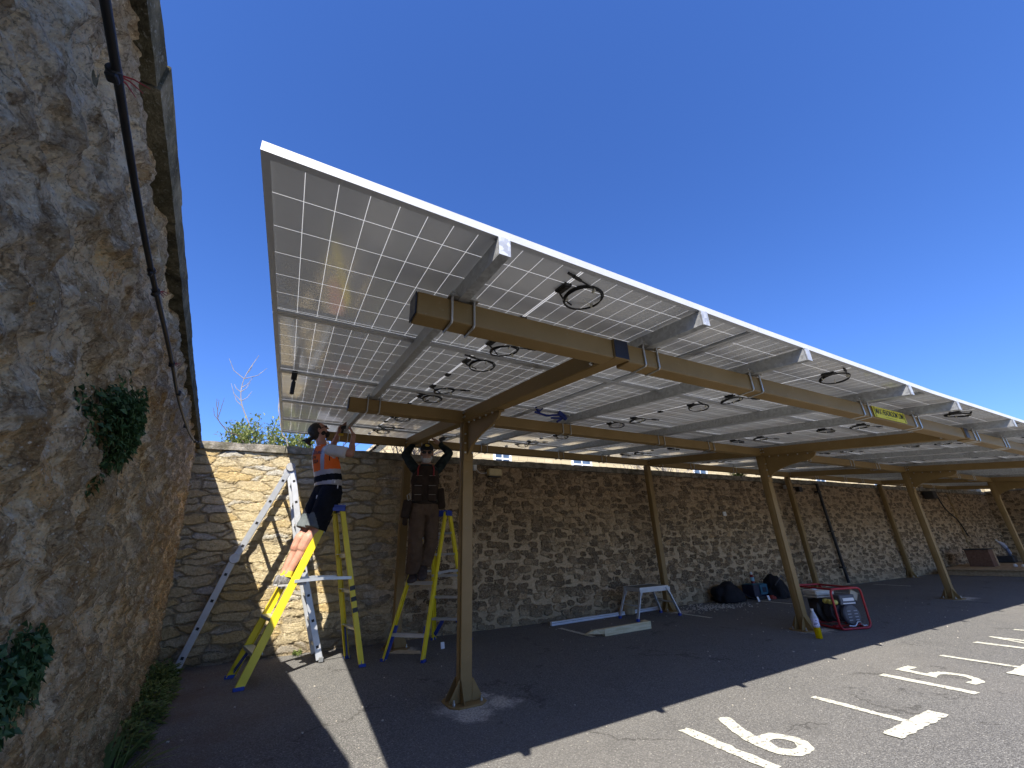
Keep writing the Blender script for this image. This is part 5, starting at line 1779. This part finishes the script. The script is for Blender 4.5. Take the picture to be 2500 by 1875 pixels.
def hand(m, wrist, d, palm, across, curl=.8, s=1.0, thumb=1):
    """d: along the hand; palm: direction the palm faces; across: towards the thumb side"""
    wrist, d, palm, across = V(wrist), V(d).normalized(), V(palm).normalized(), V(across).normalized()
    rot = Matrix((across, palm, d)).transposed()
    m.ell(wrist + d * .048 * s, (.041 * s, .017 * s, .054 * s), rot)
    capsule(m, wrist - d * .01, wrist + d * .03, .024 * s, .025 * s)
    for k in range(4):
        base = wrist + d * (.088 - .004 * abs(k - 1.2)) * s + across * (.03 - .02 * k) * s
        L = (.04, .045, .042, .033)[k] * s
        ang_ = curl * (.55 + .12 * k)
        p = base; dd = d.copy()
        rr = .0092 * s
        for seg in range(3):
            dd = (dd * math.cos(ang_) + palm * math.sin(ang_)).normalized() if seg or True else dd
            q = p + dd * L * (1, .68, .5)[seg]
            capsule(m, p, q, rr, rr * .9, 8)
            p = q; rr *= .9
            # keep bending round the palm axis
            ax = d.cross(palm).normalized()
            palm_ = palm
            dd = Matrix.Rotation(ang_ * .0, 3, ax) @ dd
            ang_ = min(1.5, ang_ + curl * .35)
            dd = d.copy() if False else dd
    b = wrist + d * .025 * s + across * .03 * s
    t1 = b + (across * .8 + d * .7 + palm * .35).normalized() * .042 * s
    t2 = t1 + (d * .8 + palm * .7 + across * .1).normalized() * .034 * s
    capsule(m, b, t1, .014 * s, .011 * s, 8); capsule(m, t1, t2, .011 * s, .0095 * s, 8)
def head(m, c, f, u, s=1.0):
    """skull, jaw, nose, brow, ears; f: where the face points, u: crown direction"""
    c, f, u = V(c), V(f).normalized(), V(u).normalized()
    sd_ = f.cross(u).normalized()
    rot = Matrix((sd_, f, u)).transposed()
    m.ell(c + u * .028 * s - f * .008 * s, (.076 * s, .096 * s, .092 * s), rot)
    m.ell(c - u * .045 * s + f * .028 * s, (.058 * s, .062 * s, .066 * s), rot)
    m.ell(c - u * .088 * s + f * .062 * s, (.026 * s, .022 * s, .02 * s), rot)          # chin
    capsule(m, c + u * .02 * s + f * .086 * s, c - u * .018 * s + f * .108 * s, .009 * s, .013 * s, 8)   # nose
    m.ell(c + u * .032 * s + f * .078 * s, (.05 * s, .016 * s, .011 * s), rot)          # brow
    m.ell(c - u * .05 * s + f * .086 * s, (.024 * s, .01 * s, .009 * s), rot)           # lips
    for k in (-1, 1):
        m.ell(c + sd_ * k * .077 * s - f * .008 * s, (.009 * s, .018 * s, .03 * s), rot)
        m.ell(c + sd_ * k * .042 * s + f * .066 * s - u * .018 * s, (.02 * s, .018 * s, .016 * s), rot)
    return sd_, rot
def shoe(m, ankle, heel, toe, h=.075, w=.047):
    ankle, heel, toe = V(ankle), V(heel), V(toe)
    d = (toe - heel).normalized(); up = (ankle - (heel + d * .06)); up = (up - d * up.dot(d)).normalized()
    s_ = d.cross(up).normalized()
    L = (toe - heel).length
    secs = []
    for f, ww, hh in ((0, .6, .55), (.06, .78, .95), (.2, .85, 1.05), (.38, .86, .95), (.55, .95, .72), (.75, 1.05, .55), (.9, .95, .42), (.985, .55, .3)):
        secs.append((heel + d * L * f + up * h * hh / 2, s_, up, w * ww, h * hh / 2))
    loft(m, secs, 16)
    return d, up, s_

def skin_mat(name, a, b):
    t = NT(name)
    n = t.noise(t.coord(), 14, 4, .55)
    c = t.ramp(n, [(.3, a), (.7, b)])
    return t.set(c, .5, 0, .4, t.bump(t.noise(t.coord(), 120, 3, .6), .15, .002), **{'Subsurface Weight': .12, 'Subsurface Scale': .01})
SKIN = skin_mat('sunburnt_skin', (.42, .2, .14), (.58, .32, .23))
SKIN2 = skin_mat('tanned_skin', (.34, .19, .13), (.46, .27, .19))
HAIR = simple('dark_brown_hair', (.018, .012, .009), .6, 0, .4, 30, .6)
BEARDW = simple('grey_white_beard', (.5, .49, .47), .85, 0, .2, 40, .6)
ORANGE = m_cloth('orange_hi_vis', (.85, .13, .02), (.95, .2, .035), 40, .75, 4)
REFL = simple('silver_reflective_band', (.42, .42, .45), .4, .25, .06)
NAVYB = m_cloth('dark_navy_cloth', (.006, .007, .011), (.014, .016, .024), 40)
SUNHEM = m_cloth('painted_sunlit_hem', (.1, .12, .125), (.16, .18, .185), 40)  # sunlight on the lower shorts, painted as a paler grey
WSHIRT = m_cloth('white_cotton', (.55, .54, .52), (.68, .67, .64), 40)
SHOEG = simple('grey_shoe_fabric', (.2, .195, .2), .8, 0, .5, 40, .5)
SOCKY = simple('yellow_sock', (.75, .6, .04), .85)

# ---- worker in the orange vest
w1 = thing('person', 'man with tied dark hair, orange vest and dark shorts, both hands raised to a rail', 'person', (-1.27, 1.77, .825), None)
F = V((.84, .54, 0)).normalized(); Sd = V((F.y, -F.x, 0))      # Sd: his right-hand side, towards the camera
UP = V((0, 0, 1))
rs, ls = V((-1.055, 1.665, 2.285)), V((-1.13, 1.985, 2.30))
rhip, lhip = V((-.965, 1.745, 1.79)), V((-1.04, 1.90, 1.79))
rk, lk = V((-1.085, 1.70, 1.385)), V((-1.165, 1.87, 1.39))
ra, la = V((-1.285, 1.70, .935)), V((-1.325, 1.87, .935))
re, rw = V((-.815, 1.60, 2.235)), V((-.795, 1.70, 2.485))
le, lw_ = V((-1.0, 2.10, 2.385)), V((-.945, 1.985, 2.585))
m = MB()
hc = V((-1.185, 1.815, 2.53)); hf = V((.74, .06, .56)).normalized(); hu = V((-.56, -.02, .8)).normalized()
sd1, rot1 = head(m, hc, hf, hu, 1.0)
limb(m, [(-1.12, 1.82, 2.33), hc - hu * .04 - hf * .02], [.058, .056])
loft(m, [((-1.0, 1.825, 1.72), Sd, F, .14, .1), ((-1.02, 1.825, 1.95), Sd, F, .135, .1), ((-1.07, 1.825, 2.2), Sd, F, .165, .11), ((-1.1, 1.825, 2.32), Sd, F, .12, .08)])
limb(m, [rs, re, rw], [.05, .041, .027]); limb(m, [ls, le, lw_], [.05, .041, .027])
capsule(m, re + (rw - re) * .25 + V((.006, 0, 0)), re + (rw - re) * .45, .043, .038)
capsule(m, le + (lw_ - le) * .25, le + (lw_ - le) * .45, .043, .038)
hand(m, rw, (-.32, .25, .9), (-.6, .5, .35), (-.3, -.9, .1), .75)
hand(m, lw_, (.45, -.35, .8), (.6, -.3, .3), (-.6, -.5, .1), .8)
limb(m, [rhip, rk, ra], [.09, .063, .042]); limb(m, [lhip, lk, la], [.09, .063, .042])
capsule(m, rk.lerp(ra, .2) - F * .018, rk.lerp(ra, .42) - F * .014, .066, .06); capsule(m, lk.lerp(la, .2) - F * .018, lk.lerp(la, .42) - F * .014, .066, .06)
capsule(m, ra, ra + V((.09, .02, -.06)), .035, .03); capsule(m, la, la + V((.09, .02, -.06)), .035, .03)
fuse(m, 'body', SKIN, w1, .0065, 3)
m = MB()
m.ell(hc + hu * .034 - hf * .022, (.081, .098, .09), rot1)
m.ell(hc - hf * .062 - hu * .01, (.07, .055, .075), rot1)
capsule(m, hc - hf * .11 - hu * .03, hc - hf * .15 - hu * .035, .03, .024, 10); m.ell(hc - hf * .165 - hu * .04, (.036, .036, .04), rot1); capsule(m, hc - hf * .17 - hu * .03, hc - hf * .215 - hu * .0, .014, .008, 8); capsule(m, hc - hf * .18 - hu * .06, hc - hf * .16 - hu * .1, .018, .01, 8)
hr = fuse(m, 'hair', HAIR, w1, .006, 2, wrinkle=.004)
# cut the hair back off the face
bm = bmesh.new(); bm.from_mesh(hr.data); off = rootloc(w1)
bmesh.ops.delete(bm, geom=[v for v in bm.verts if ((v.co + off - hc).dot(hf) > .052 and (v.co + off - hc).dot(hu) < .085)], context='VERTS'); bm.to_mesh(hr.data); bm.free()
m = MB(); m.ell(hc - hu * .075 + hf * .05, (.056, .05, .04), rot1); m.ell(hc - hu * .045 + hf * .02, (.067, .05, .045), rot1)
fuse(m, 'beard', HAIR, w1, .006, 2, wrinkle=.003)
m = MB()
for k in (-1, 1):
    m.box(hc + hf * .093 + hu * .012 + sd1 * .034 * k, (.05, .006, .032), rot1)
    m.bar(hc + hf * .09 + hu * .016 + sd1 * .062 * k, hc - hf * .01 + hu * .012 + sd1 * .083 * k, .005, .007)
m.box(hc + hf * .1 + hu * .016, (.02, .005, .005), rot1)
m.build('glasses', BLACKP, w1)
# t-shirt
m = MB()
loft(m, [((-1.03, 1.825, 1.98), Sd, F, .155, .115), ((-1.07, 1.825, 2.18), Sd, F, .175, .12), ((-1.1, 1.825, 2.30), Sd, F, .15, .095), ((-1.12, 1.82, 2.355), Sd, F, .075, .07)])
for a, b in ((rs, re), (ls, le)):
    q = a.lerp(b, .8)
    capsule(m, a, a.lerp(b, .3), .066, .066); loft(m, [(a.lerp(b, .1), (b - a).cross(UP), (b - a).cross((b - a).cross(UP)), .062, .066), (q, (b - a).cross(UP), (b - a).cross((b - a).cross(UP)), .062, .07)], 16)
fuse(m, 'tshirt', WSHIRT, w1, .0075, 3, wrinkle=.004)
# vest
def vest_zone(p, n):
    z = p.z + (p.x + 1.02) * -.12
    if z < 1.925: return 1
    if z < 2.0: return 2
    if z < 2.055: return 1
    q = (p - V((-1.08, 1.825, 2.2)))
    s_ = q.dot(Sd); f_ = q.dot(F)
    if .068 < s_ < .118 and f_ < .02: return 1
    if -.118 < s_ < -.068: return 1
    return 0
m = MB()
loft(m, [((-1.0, 1.825, 1.875), Sd, F, .178, .132), ((-1.015, 1.825, 1.98), Sd, F, .172, .13), ((-1.06, 1.825, 2.15), Sd, F, .178, .13), ((-1.085, 1.825, 2.24), Sd, F, .165, .122), ((-1.105, 1.825, 2.32), Sd, F, .125, .092), ((-1.12, 1.82, 2.362), Sd, F, .07, .066)])
vest = fuse(m, 'hi_vis_vest', [ORANGE, REFL, NAVYB], w1, .0065, 4, vest_zone, wrinkle=.0035)
# armholes trimmed in black
m = MB()
for s_, sh in ((1, rs), (-1, ls)):
    c_ = V((-1.075, 1.825, 2.19)) + Sd * s_ * .172
    m.tube([c_ + F * (.062 * math.cos(t_ / 16 * 6.283)) + V((0, 0, .085 * math.sin(t_ / 16 * 6.283))) - Sd * s_ * (.012 + .03 * max(0, math.sin(t_ / 16 * 6.283))) for t_ in range(16)], .006, 6, closed=True)
m.build('armhole_trim', NAVYB, w1)
bv = BVHTree.FromPolygons([v.co.copy() for v in vest.data.vertices], [tuple(p.vertices) for p in vest.data.polygons])
bx = Sd; bd = -F
for k, (tx, z, sz, dx) in enumerate((('THE', 2.285, .034, -.06), ('FURNITURE', 2.25, .05, -.035), ('CREW', 2.2, .05, -.06), ('2024', 2.15, .056, -.01))):
    rot = Matrix((bx, UP, bd)).transposed()
    to = text_obj(tx, sz, V((-1.08, 1.825, z)) + bd * .2 + bx * dx, rot, INK, w1, 'vest_lettering', .92, .0, .0012)
    bmm = bmesh.new(); bmm.from_mesh(to.data)
    bmesh.ops.subdivide_edges(bmm, edges=[e for e in bmm.edges if e.calc_length() > .012], cuts=1)
    for v in bmm.verts:
        h_ = bv.ray_cast(v.co, -bd, .5)
        if h_[0] is not None: v.co = h_[0] + bd * .0035
    bmm.to_mesh(to.data); bmm.free()
# shorts
def leg_ring(a, b, f, w_, d_):
    ax = (b - a).normalized(); s2 = (Sd - ax * Sd.dot(ax)).normalized()
    return (a.lerp(b, f), s2, ax.cross(s2), w_, d_)
m = MB()
loft(m, [((-.99, 1.825, 1.68), Sd, F, .16, .125), ((-.99, 1.825, 1.80), Sd, F, .168, .135), ((-1.0, 1.825, 1.93), Sd, F, .155, .12)])
for a, b in ((rhip, rk), (lhip, lk)):
    loft(m, [leg_ring(a, b, -.1, .1, .13), leg_ring(a, b, .3, .102, .125), leg_ring(a, b, .65, .1, .12), leg_ring(a, b, 1.0, .1, .118)], 18)
fuse(m, 'shorts', [NAVYB, SUNHEM], w1, .0075, 3, lambda p, n: 1 if (p.z < 1.56 and (p.x + 1.1) * .9 + (p.z - 1.5) * .35 < -.0) else 0, wrinkle=.006)
m = MB(); m.box(V((-1.02, 1.825, 1.74)) - F * .125 + Sd * .03, (.034, .004, .038), Matrix((Sd, -F, UP)).transposed()); m.build('shorts_patch', WHITEP, w1)
m = MB(); m.box(V((-1.0, 1.825, 1.86)) + Sd * .17 - F * .0, (.012, .03, .05), None); m.box(V((-1.0, 1.825, 1.905)) + Sd * .172 - F * .05, (.012, .02, .03), None); m.build('belt_clip', WHITEP, w1)
for a in (ra, la):
    m = MB()
    h_ = V((a.x - .085, a.y - .01, .828)); t_ = V((a.x + .185, a.y + .05, .828))
    d, up_, s_ = shoe(m, a, h_, t_, .105, .05)
    sh = fuse(m, 'shoe', SHOEG, w1, .006, 2, wrinkle=.002)
    m = MB(); m.add([tuple(h_.lerp(t_, f) + s_ * w_ + V((0, 0, z))) for z in (0, .018) for (f, w_) in ((0, .028), (.2, .045), (.5, .045), (.8, .056), (.98, .035), (.98, -.035), (.8, -.056), (.5, -.045), (.2, -.045), (0, -.028))],
                  [tuple(range(9, -1, -1)), tuple(range(10, 20))] + [(i, (i + 1) % 10, 10 + (i + 1) % 10, 10 + i) for i in range(10)])
    m.build('sole', simple('light_sole', (.42, .42, .43), .7), sh)
    m = MB(); m.tube([h_ + V((.05, .0, .095)) + s_ * .03, h_ + V((.1, .01, .085)) + s_ * .046, h_ + V((.16, .02, .06)) + s_ * .05], .005, 6); m.build('stripe', SOCKY, sh)
    m = MB(); kk = rk if a is ra else lk
    m.tube([a + V((.0, 0, -.02)), a.lerp(kk, .09)], [.045, .043], 14); m.build('sock', SOCKY, w1, smooth='auto')
# tool in hand
t = thing('cordless_driver', 'small black power driver held up to the rail by the orange vest worker', 'power tool', (-.9, 1.88, 2.6))
m = MB(); m.lathe([(.018, -.05), (.024, -.03), (.024, .03), (.012, .045), (.008, .07)], (-.89, 1.88, 2.635), 12, (.9, -.2, .3)); m.build('motor_housing', BLACKP, t, smooth='auto')
m = MB(); m.bar((-.905, 1.885, 2.63), (-.92, 1.89, 2.545), .026, .03, up=(1, 0, 0)); m.build('grip', BLACKP, t, bevel=.004)
m = MB(); m.box((-.925, 1.89, 2.535), (.06, .04, .025)); m.build('battery', simple('yellow_battery', (.5, .35, .02), .5), t, bevel=.004)

# ---- worker in the brown tool vest
w2 = thing('person', 'man in black cap, sunglasses and brown tool vest, arms raised beside the rafter', 'person', (.13, 1.8, .815))
F = V((-.27, -.963, 0)).normalized(); Sd = V((-F.y, F.x, 0)) * 1.0     # Sd points to image right (his left)
rs, ls = V((.015, 1.80, 2.15)), V((.345, 1.80, 2.15))
re, rw = V((-.075, 1.94, 2.345)), V((.06, 2.085, 2.525))
le, lwr = V((.53, 1.87, 2.40)), V((.455, 2.06, 2.56))
rhip, lhip = V((.10, 1.83, 1.62)), V((.285, 1.83, 1.62))
rk, lk = V((.06, 1.71, 1.215)), V((.27, 1.73, 1.225))
ra, la = V((.075, 1.80, .865)), V((.2, 1.77, .94))
m = MB()
hc = V((.165, 1.74, 2.335)); hf = (F + V((0, 0, -.12))).normalized(); hu = V((0, 0, 1)) - hf * V((0, 0, 1)).dot(hf); hu.normalize()
sd2, rot2 = head(m, hc, hf, hu, 1.05)
limb(m, [(.18, 1.80, 2.15), hc - hu * .05 - hf * .015], [.062, .06])
loft(m, [((.19, 1.82, 1.56), Sd, F, .14, .1), ((.185, 1.82, 1.8), Sd, F, .145, .11), ((.18, 1.81, 2.05), Sd, F, .17, .115), ((.18, 1.8, 2.17), Sd, F, .13, .085)])
limb(m, [rs, re, rw], [.052, .043, .029]); limb(m, [ls, le, lwr], [.052, .043, .029])
hand(m, rw, (.15, .25, .95), (.5, .6, .2), (.7, -.65, 0), .45)
hand(m, lwr, (-.6, .4, .7), (-.3, .8, .3), (-.5, -.5, -.4), .8)
limb(m, [rhip, rk, ra], [.085, .057, .042]); limb(m, [lhip, lk, la], [.085, .057, .042])
fuse(m, 'body', SKIN2, w2, .0065, 3)
BROWN = m_cloth('brown_duck_cloth', (.075, .046, .028), (.125, .08, .05), 40)
VESTB = m_cloth('brown_tool_vest', (.022, .015, .011), (.06, .04, .028), 40, .9, 9)
CAMO = m_cloth('dark_camouflage', (.005, .008, .01), (.03, .042, .04), 40, .9, 16)
BOOTB = simple('dark_brown_boot', (.045, .03, .025), .7, 0, .35, 30, .4)
m = MB()
m.ell(hc - hu * .085 + hf * .045, (.06, .056, .042), rot2); m.ell(hc - hu * .055 + hf * .0, (.078, .075, .04), rot2)
fuse(m, 'beard', BEARDW, w2, .006, 2, wrinkle=.003)
m = MB()
m.ell(hc + hu * .055 - hf * .008, (.09, .108, .095), rot2)
bmv = m.mesh('tmp', CABLE, rootloc(w2)); bpy.data.meshes.remove(bmv)
# peak
pts = []
for k in range(9):
    a = R(20 + 140 * k / 8)
    pts.append((math.cos(a) * .082, .05 + math.sin(a) * .105))
top_ = [hc + sd2 * x + hf * y + hu * (.05 - .12 * max(0, y - .09)) for x, y in pts]
m.prism(top_ + [hc + sd2 * -.06 + hf * .03 + hu * .05, hc + sd2 * .06 + hf * .03 + hu * .05], (0, 0, 0), tuple(hu * .012))
cp_ = fuse(m, 'cap', simple('black_cap_cloth', (.01, .011, .014), .85, 0, .3), w2, .006, 2)
bm = bmesh.new(); bm.from_mesh(cp_.data); off = rootloc(w2)
bmesh.ops.delete(bm, geom=[v for v in bm.verts if (v.co + off - hc).dot(hu) < .033], context='VERTS'); bm.to_mesh(cp_.data); bm.free()
m = MB(); e_ = hc + hu * .1 + hf * .097
m.ell(e_, (.03, .006, .014), rot2); m.ell(e_ + hu * .012 + sd2 * .012, (.018, .006, .009), rot2)
m.build('cap_emblem', simple('yellow_embroidery', (.6, .42, .06), .7), cp_)
m = MB()
for k in (-1, 1):
    m.ell(hc + hf * .093 + hu * .012 + sd2 * .036 * k, (.03, .009, .02), rot2)
    m.bar(hc + hf * .088 + hu * .018 + sd2 * .062 * k, hc - hf * .01 + hu * .014 + sd2 * .087 * k, .005, .007)
m.box(hc + hf * .103 + hu * .016, (.025, .006, .006), rot2)
m.build('sunglasses', BLACKP, w2)
m = MB()
loft(m, [((.185, 1.82, 1.8), Sd, F, .155, .12), ((.18, 1.81, 2.03), Sd, F, .182, .125), ((.18, 1.8, 2.14), Sd, F, .16, .1), ((.18, 1.795, 2.2), Sd, F, .08, .075)])
limb(m, [rs, re, rw.lerp(re, .1)], [.068, .056, .042]); limb(m, [ls, le, lwr.lerp(le, .1)], [.068, .056, .042])
fuse(m, 'shirt', CAMO, w2, .0075, 3, wrinkle=.006)
m = MB()
loft(m, [((.19, 1.82, 1.68), Sd, F, .168, .135), ((.185, 1.82, 1.8), Sd, F, .168, .138), ((.18, 1.81, 2.0), Sd, F, .186, .142), ((.18, 1.805, 2.1), Sd, F, .165, .13), ((.18, 1.8, 2.17), Sd, F, .12, .1)])
tv = fuse(m, 'tool_vest', VESTB, w2, .007, 3, wrinkle=.005)
rf = Matrix((Sd, -F, UP)).transposed()
for (a, z, w_, h_, d_) in ((-.085, 1.99, .09, .085, .03), (.085, 1.99, .09, .085, .03), (-.09, 1.85, .11, .11, .045), (.09, 1.85, .11, .11, .045), (-.09, 1.75, .1, .08, .05), (.09, 1.75, .1, .08, .05)):
    m = MB(); m.box(V((.185, 1.815, z)) + F * .135 + Sd * a, (w_, d_, h_), rf); pk = m.build('pocket', VESTB, tv, bevel=.012, segs=2)
    m = MB(); m.box(V((.185, 1.815, z + h_ / 2 + .001)) + F * (.135 + d_ / 2 + .001) + Sd * a, (w_ * .85, .003, .006), rf); m.build('pocket_trim', simple('pale_webbing', (.32, .27, .22), .7), pk)
m = MB()
for k in (-1, 1):
    m.tube(spline([V((.18, 1.8, 2.19)) + Sd * .075 * k + F * .03, V((.18, 1.8, 2.14)) + Sd * .1 * k + F * .115, V((.18, 1.8, 2.03)) + Sd * .1 * k + F * .146], 4), .009, 6)
m.build('red_strap', REDT, tv)
def lring(a, b, f, w_, d_):
    ax = (b - a).normalized(); s2 = (Sd - ax * Sd.dot(ax)).normalized()
    return (a.lerp(b, f), s2, ax.cross(s2), w_, d_)
m = MB()
loft(m, [((.19, 1.825, 1.54), Sd, F, .155, .12), ((.19, 1.82, 1.66), Sd, F, .165, .13), ((.19, 1.82, 1.74), Sd, F, .155, .12)])
for a, k_, b in ((rhip, rk, ra), (lhip, lk, la)):
    loft(m, [lring(a, k_, -.1, .1, .12), lring(a, k_, .4, .1, .112), lring(a, k_, .97, .09, .095)], 18)
    capsule(m, k_, k_.lerp(b, .3), .09, .086)
    loft(m, [lring(k_, b, -.05, .09, .094), lring(k_, b, .5, .086, .09), lring(k_, b, .95, .09, .095)], 18)
fuse(m, 'trousers', BROWN, w2, .0075, 3, wrinkle=.008)
for a, h_, t_ in ((ra, V((.125, 1.87, .772)), V((.015, 1.62, .772))), (la, V((.225, 1.84, .88)), V((.13, 1.61, .79)))):
    m = MB(); shoe(m, a, h_, t_, .125, .058); capsule(m, a, a + V((0, 0, .05)), .05, .05)
    fuse(m, 'boot', BOOTB, w2, .006, 2, wrinkle=.002)
m = MB(); m.box(V((.19, 1.82, 1.715)), (.33, .27, .045), rf); m.build('belt', BLACKP, w2, bevel=.02)
m = MB(); c_ = V((-.02, 1.8, 1.62)); m.box(c_ + Sd * -.03, (.11, .15, .22), rf @ Matrix.Rotation(.15, 3, 'Y')); m.box(c_ + Sd * -.04 + V((0, 0, -.13)), (.06, .08, .13), rf); po = m.build('tool_pouch', VESTB, w2, bevel=.02, segs=2)
m = MB(); m.tube([c_ + V((-.03, -.06, .1)), c_ + V((-.05, -.07, .16)), c_ + V((-.02, -.07, .19)), c_ + V((.0, -.06, .12))], .006, 6, closed=True); m.build('ring', ZINC, po)
m = MB(); c_ = V((.4, 1.8, 1.76)); m.box(c_, (.1, .15, .26), rf @ Matrix.Rotation(-.1, 3, 'Y')); po = m.build('tool_pouch', VESTB, w2, bevel=.02, segs=2)
# glove on his raised left hand, with a driver held in it
t = thing('impact_driver', 'black power tool held against the rafter in the capped worker raised hand', 'power tool', (.47, 2.07, 2.62))
m = MB(); m.lathe([(.02, -.05), (.03, -.03), (.03, .04), (.015, .06), (.01, .1)], (.48, 2.06, 2.645), 12, (.75, .3, .35)); m.build('motor_housing', BLACKP, t, smooth='auto')
m = MB(); m.bar((.47, 2.055, 2.64), (.465, 2.05, 2.55), .03, .035, up=(1, 0, 0)); m.box((.46, 2.05, 2.54), (.06, .05, .025)); m.build('grip', BLACKP, t, bevel=.005)
m = MB(); m.tube([(.53, 2.09, 2.67), (.66, 2.13, 2.71)], .006, 6); m.build('bit', BLACKP, t)
import OpenImageIO as o, sys, numpy as np
b=o.ImageBuf('/workdir/render_main.png');a=b.get_pixels(o.UINT8)[:,:,:3].astype(int)
s=a.shape[1]/2212
for n,(x,y) in dict(skytop=(1200,60),skymid=(1500,500),skyright=(2150,700),skyleft=(480,700),ashsun=(1500,1600),ashshade=(1300,1500),wallsun=(560,1080),wallshade=(1250,1200),lw1=(150,600),lw2=(200,1300),lw3=(60,200),panel=(700,500),panel2=(900,580),beam=(1100,700),post=(1010,1300),frontframe=(800,395),ash2=(2000,1600)).items():
    x=int(x*s);y=int(y*s);print(n,a[y-4:y+5,x-4:x+5].reshape(-1,3).mean(0).round().astype(int))
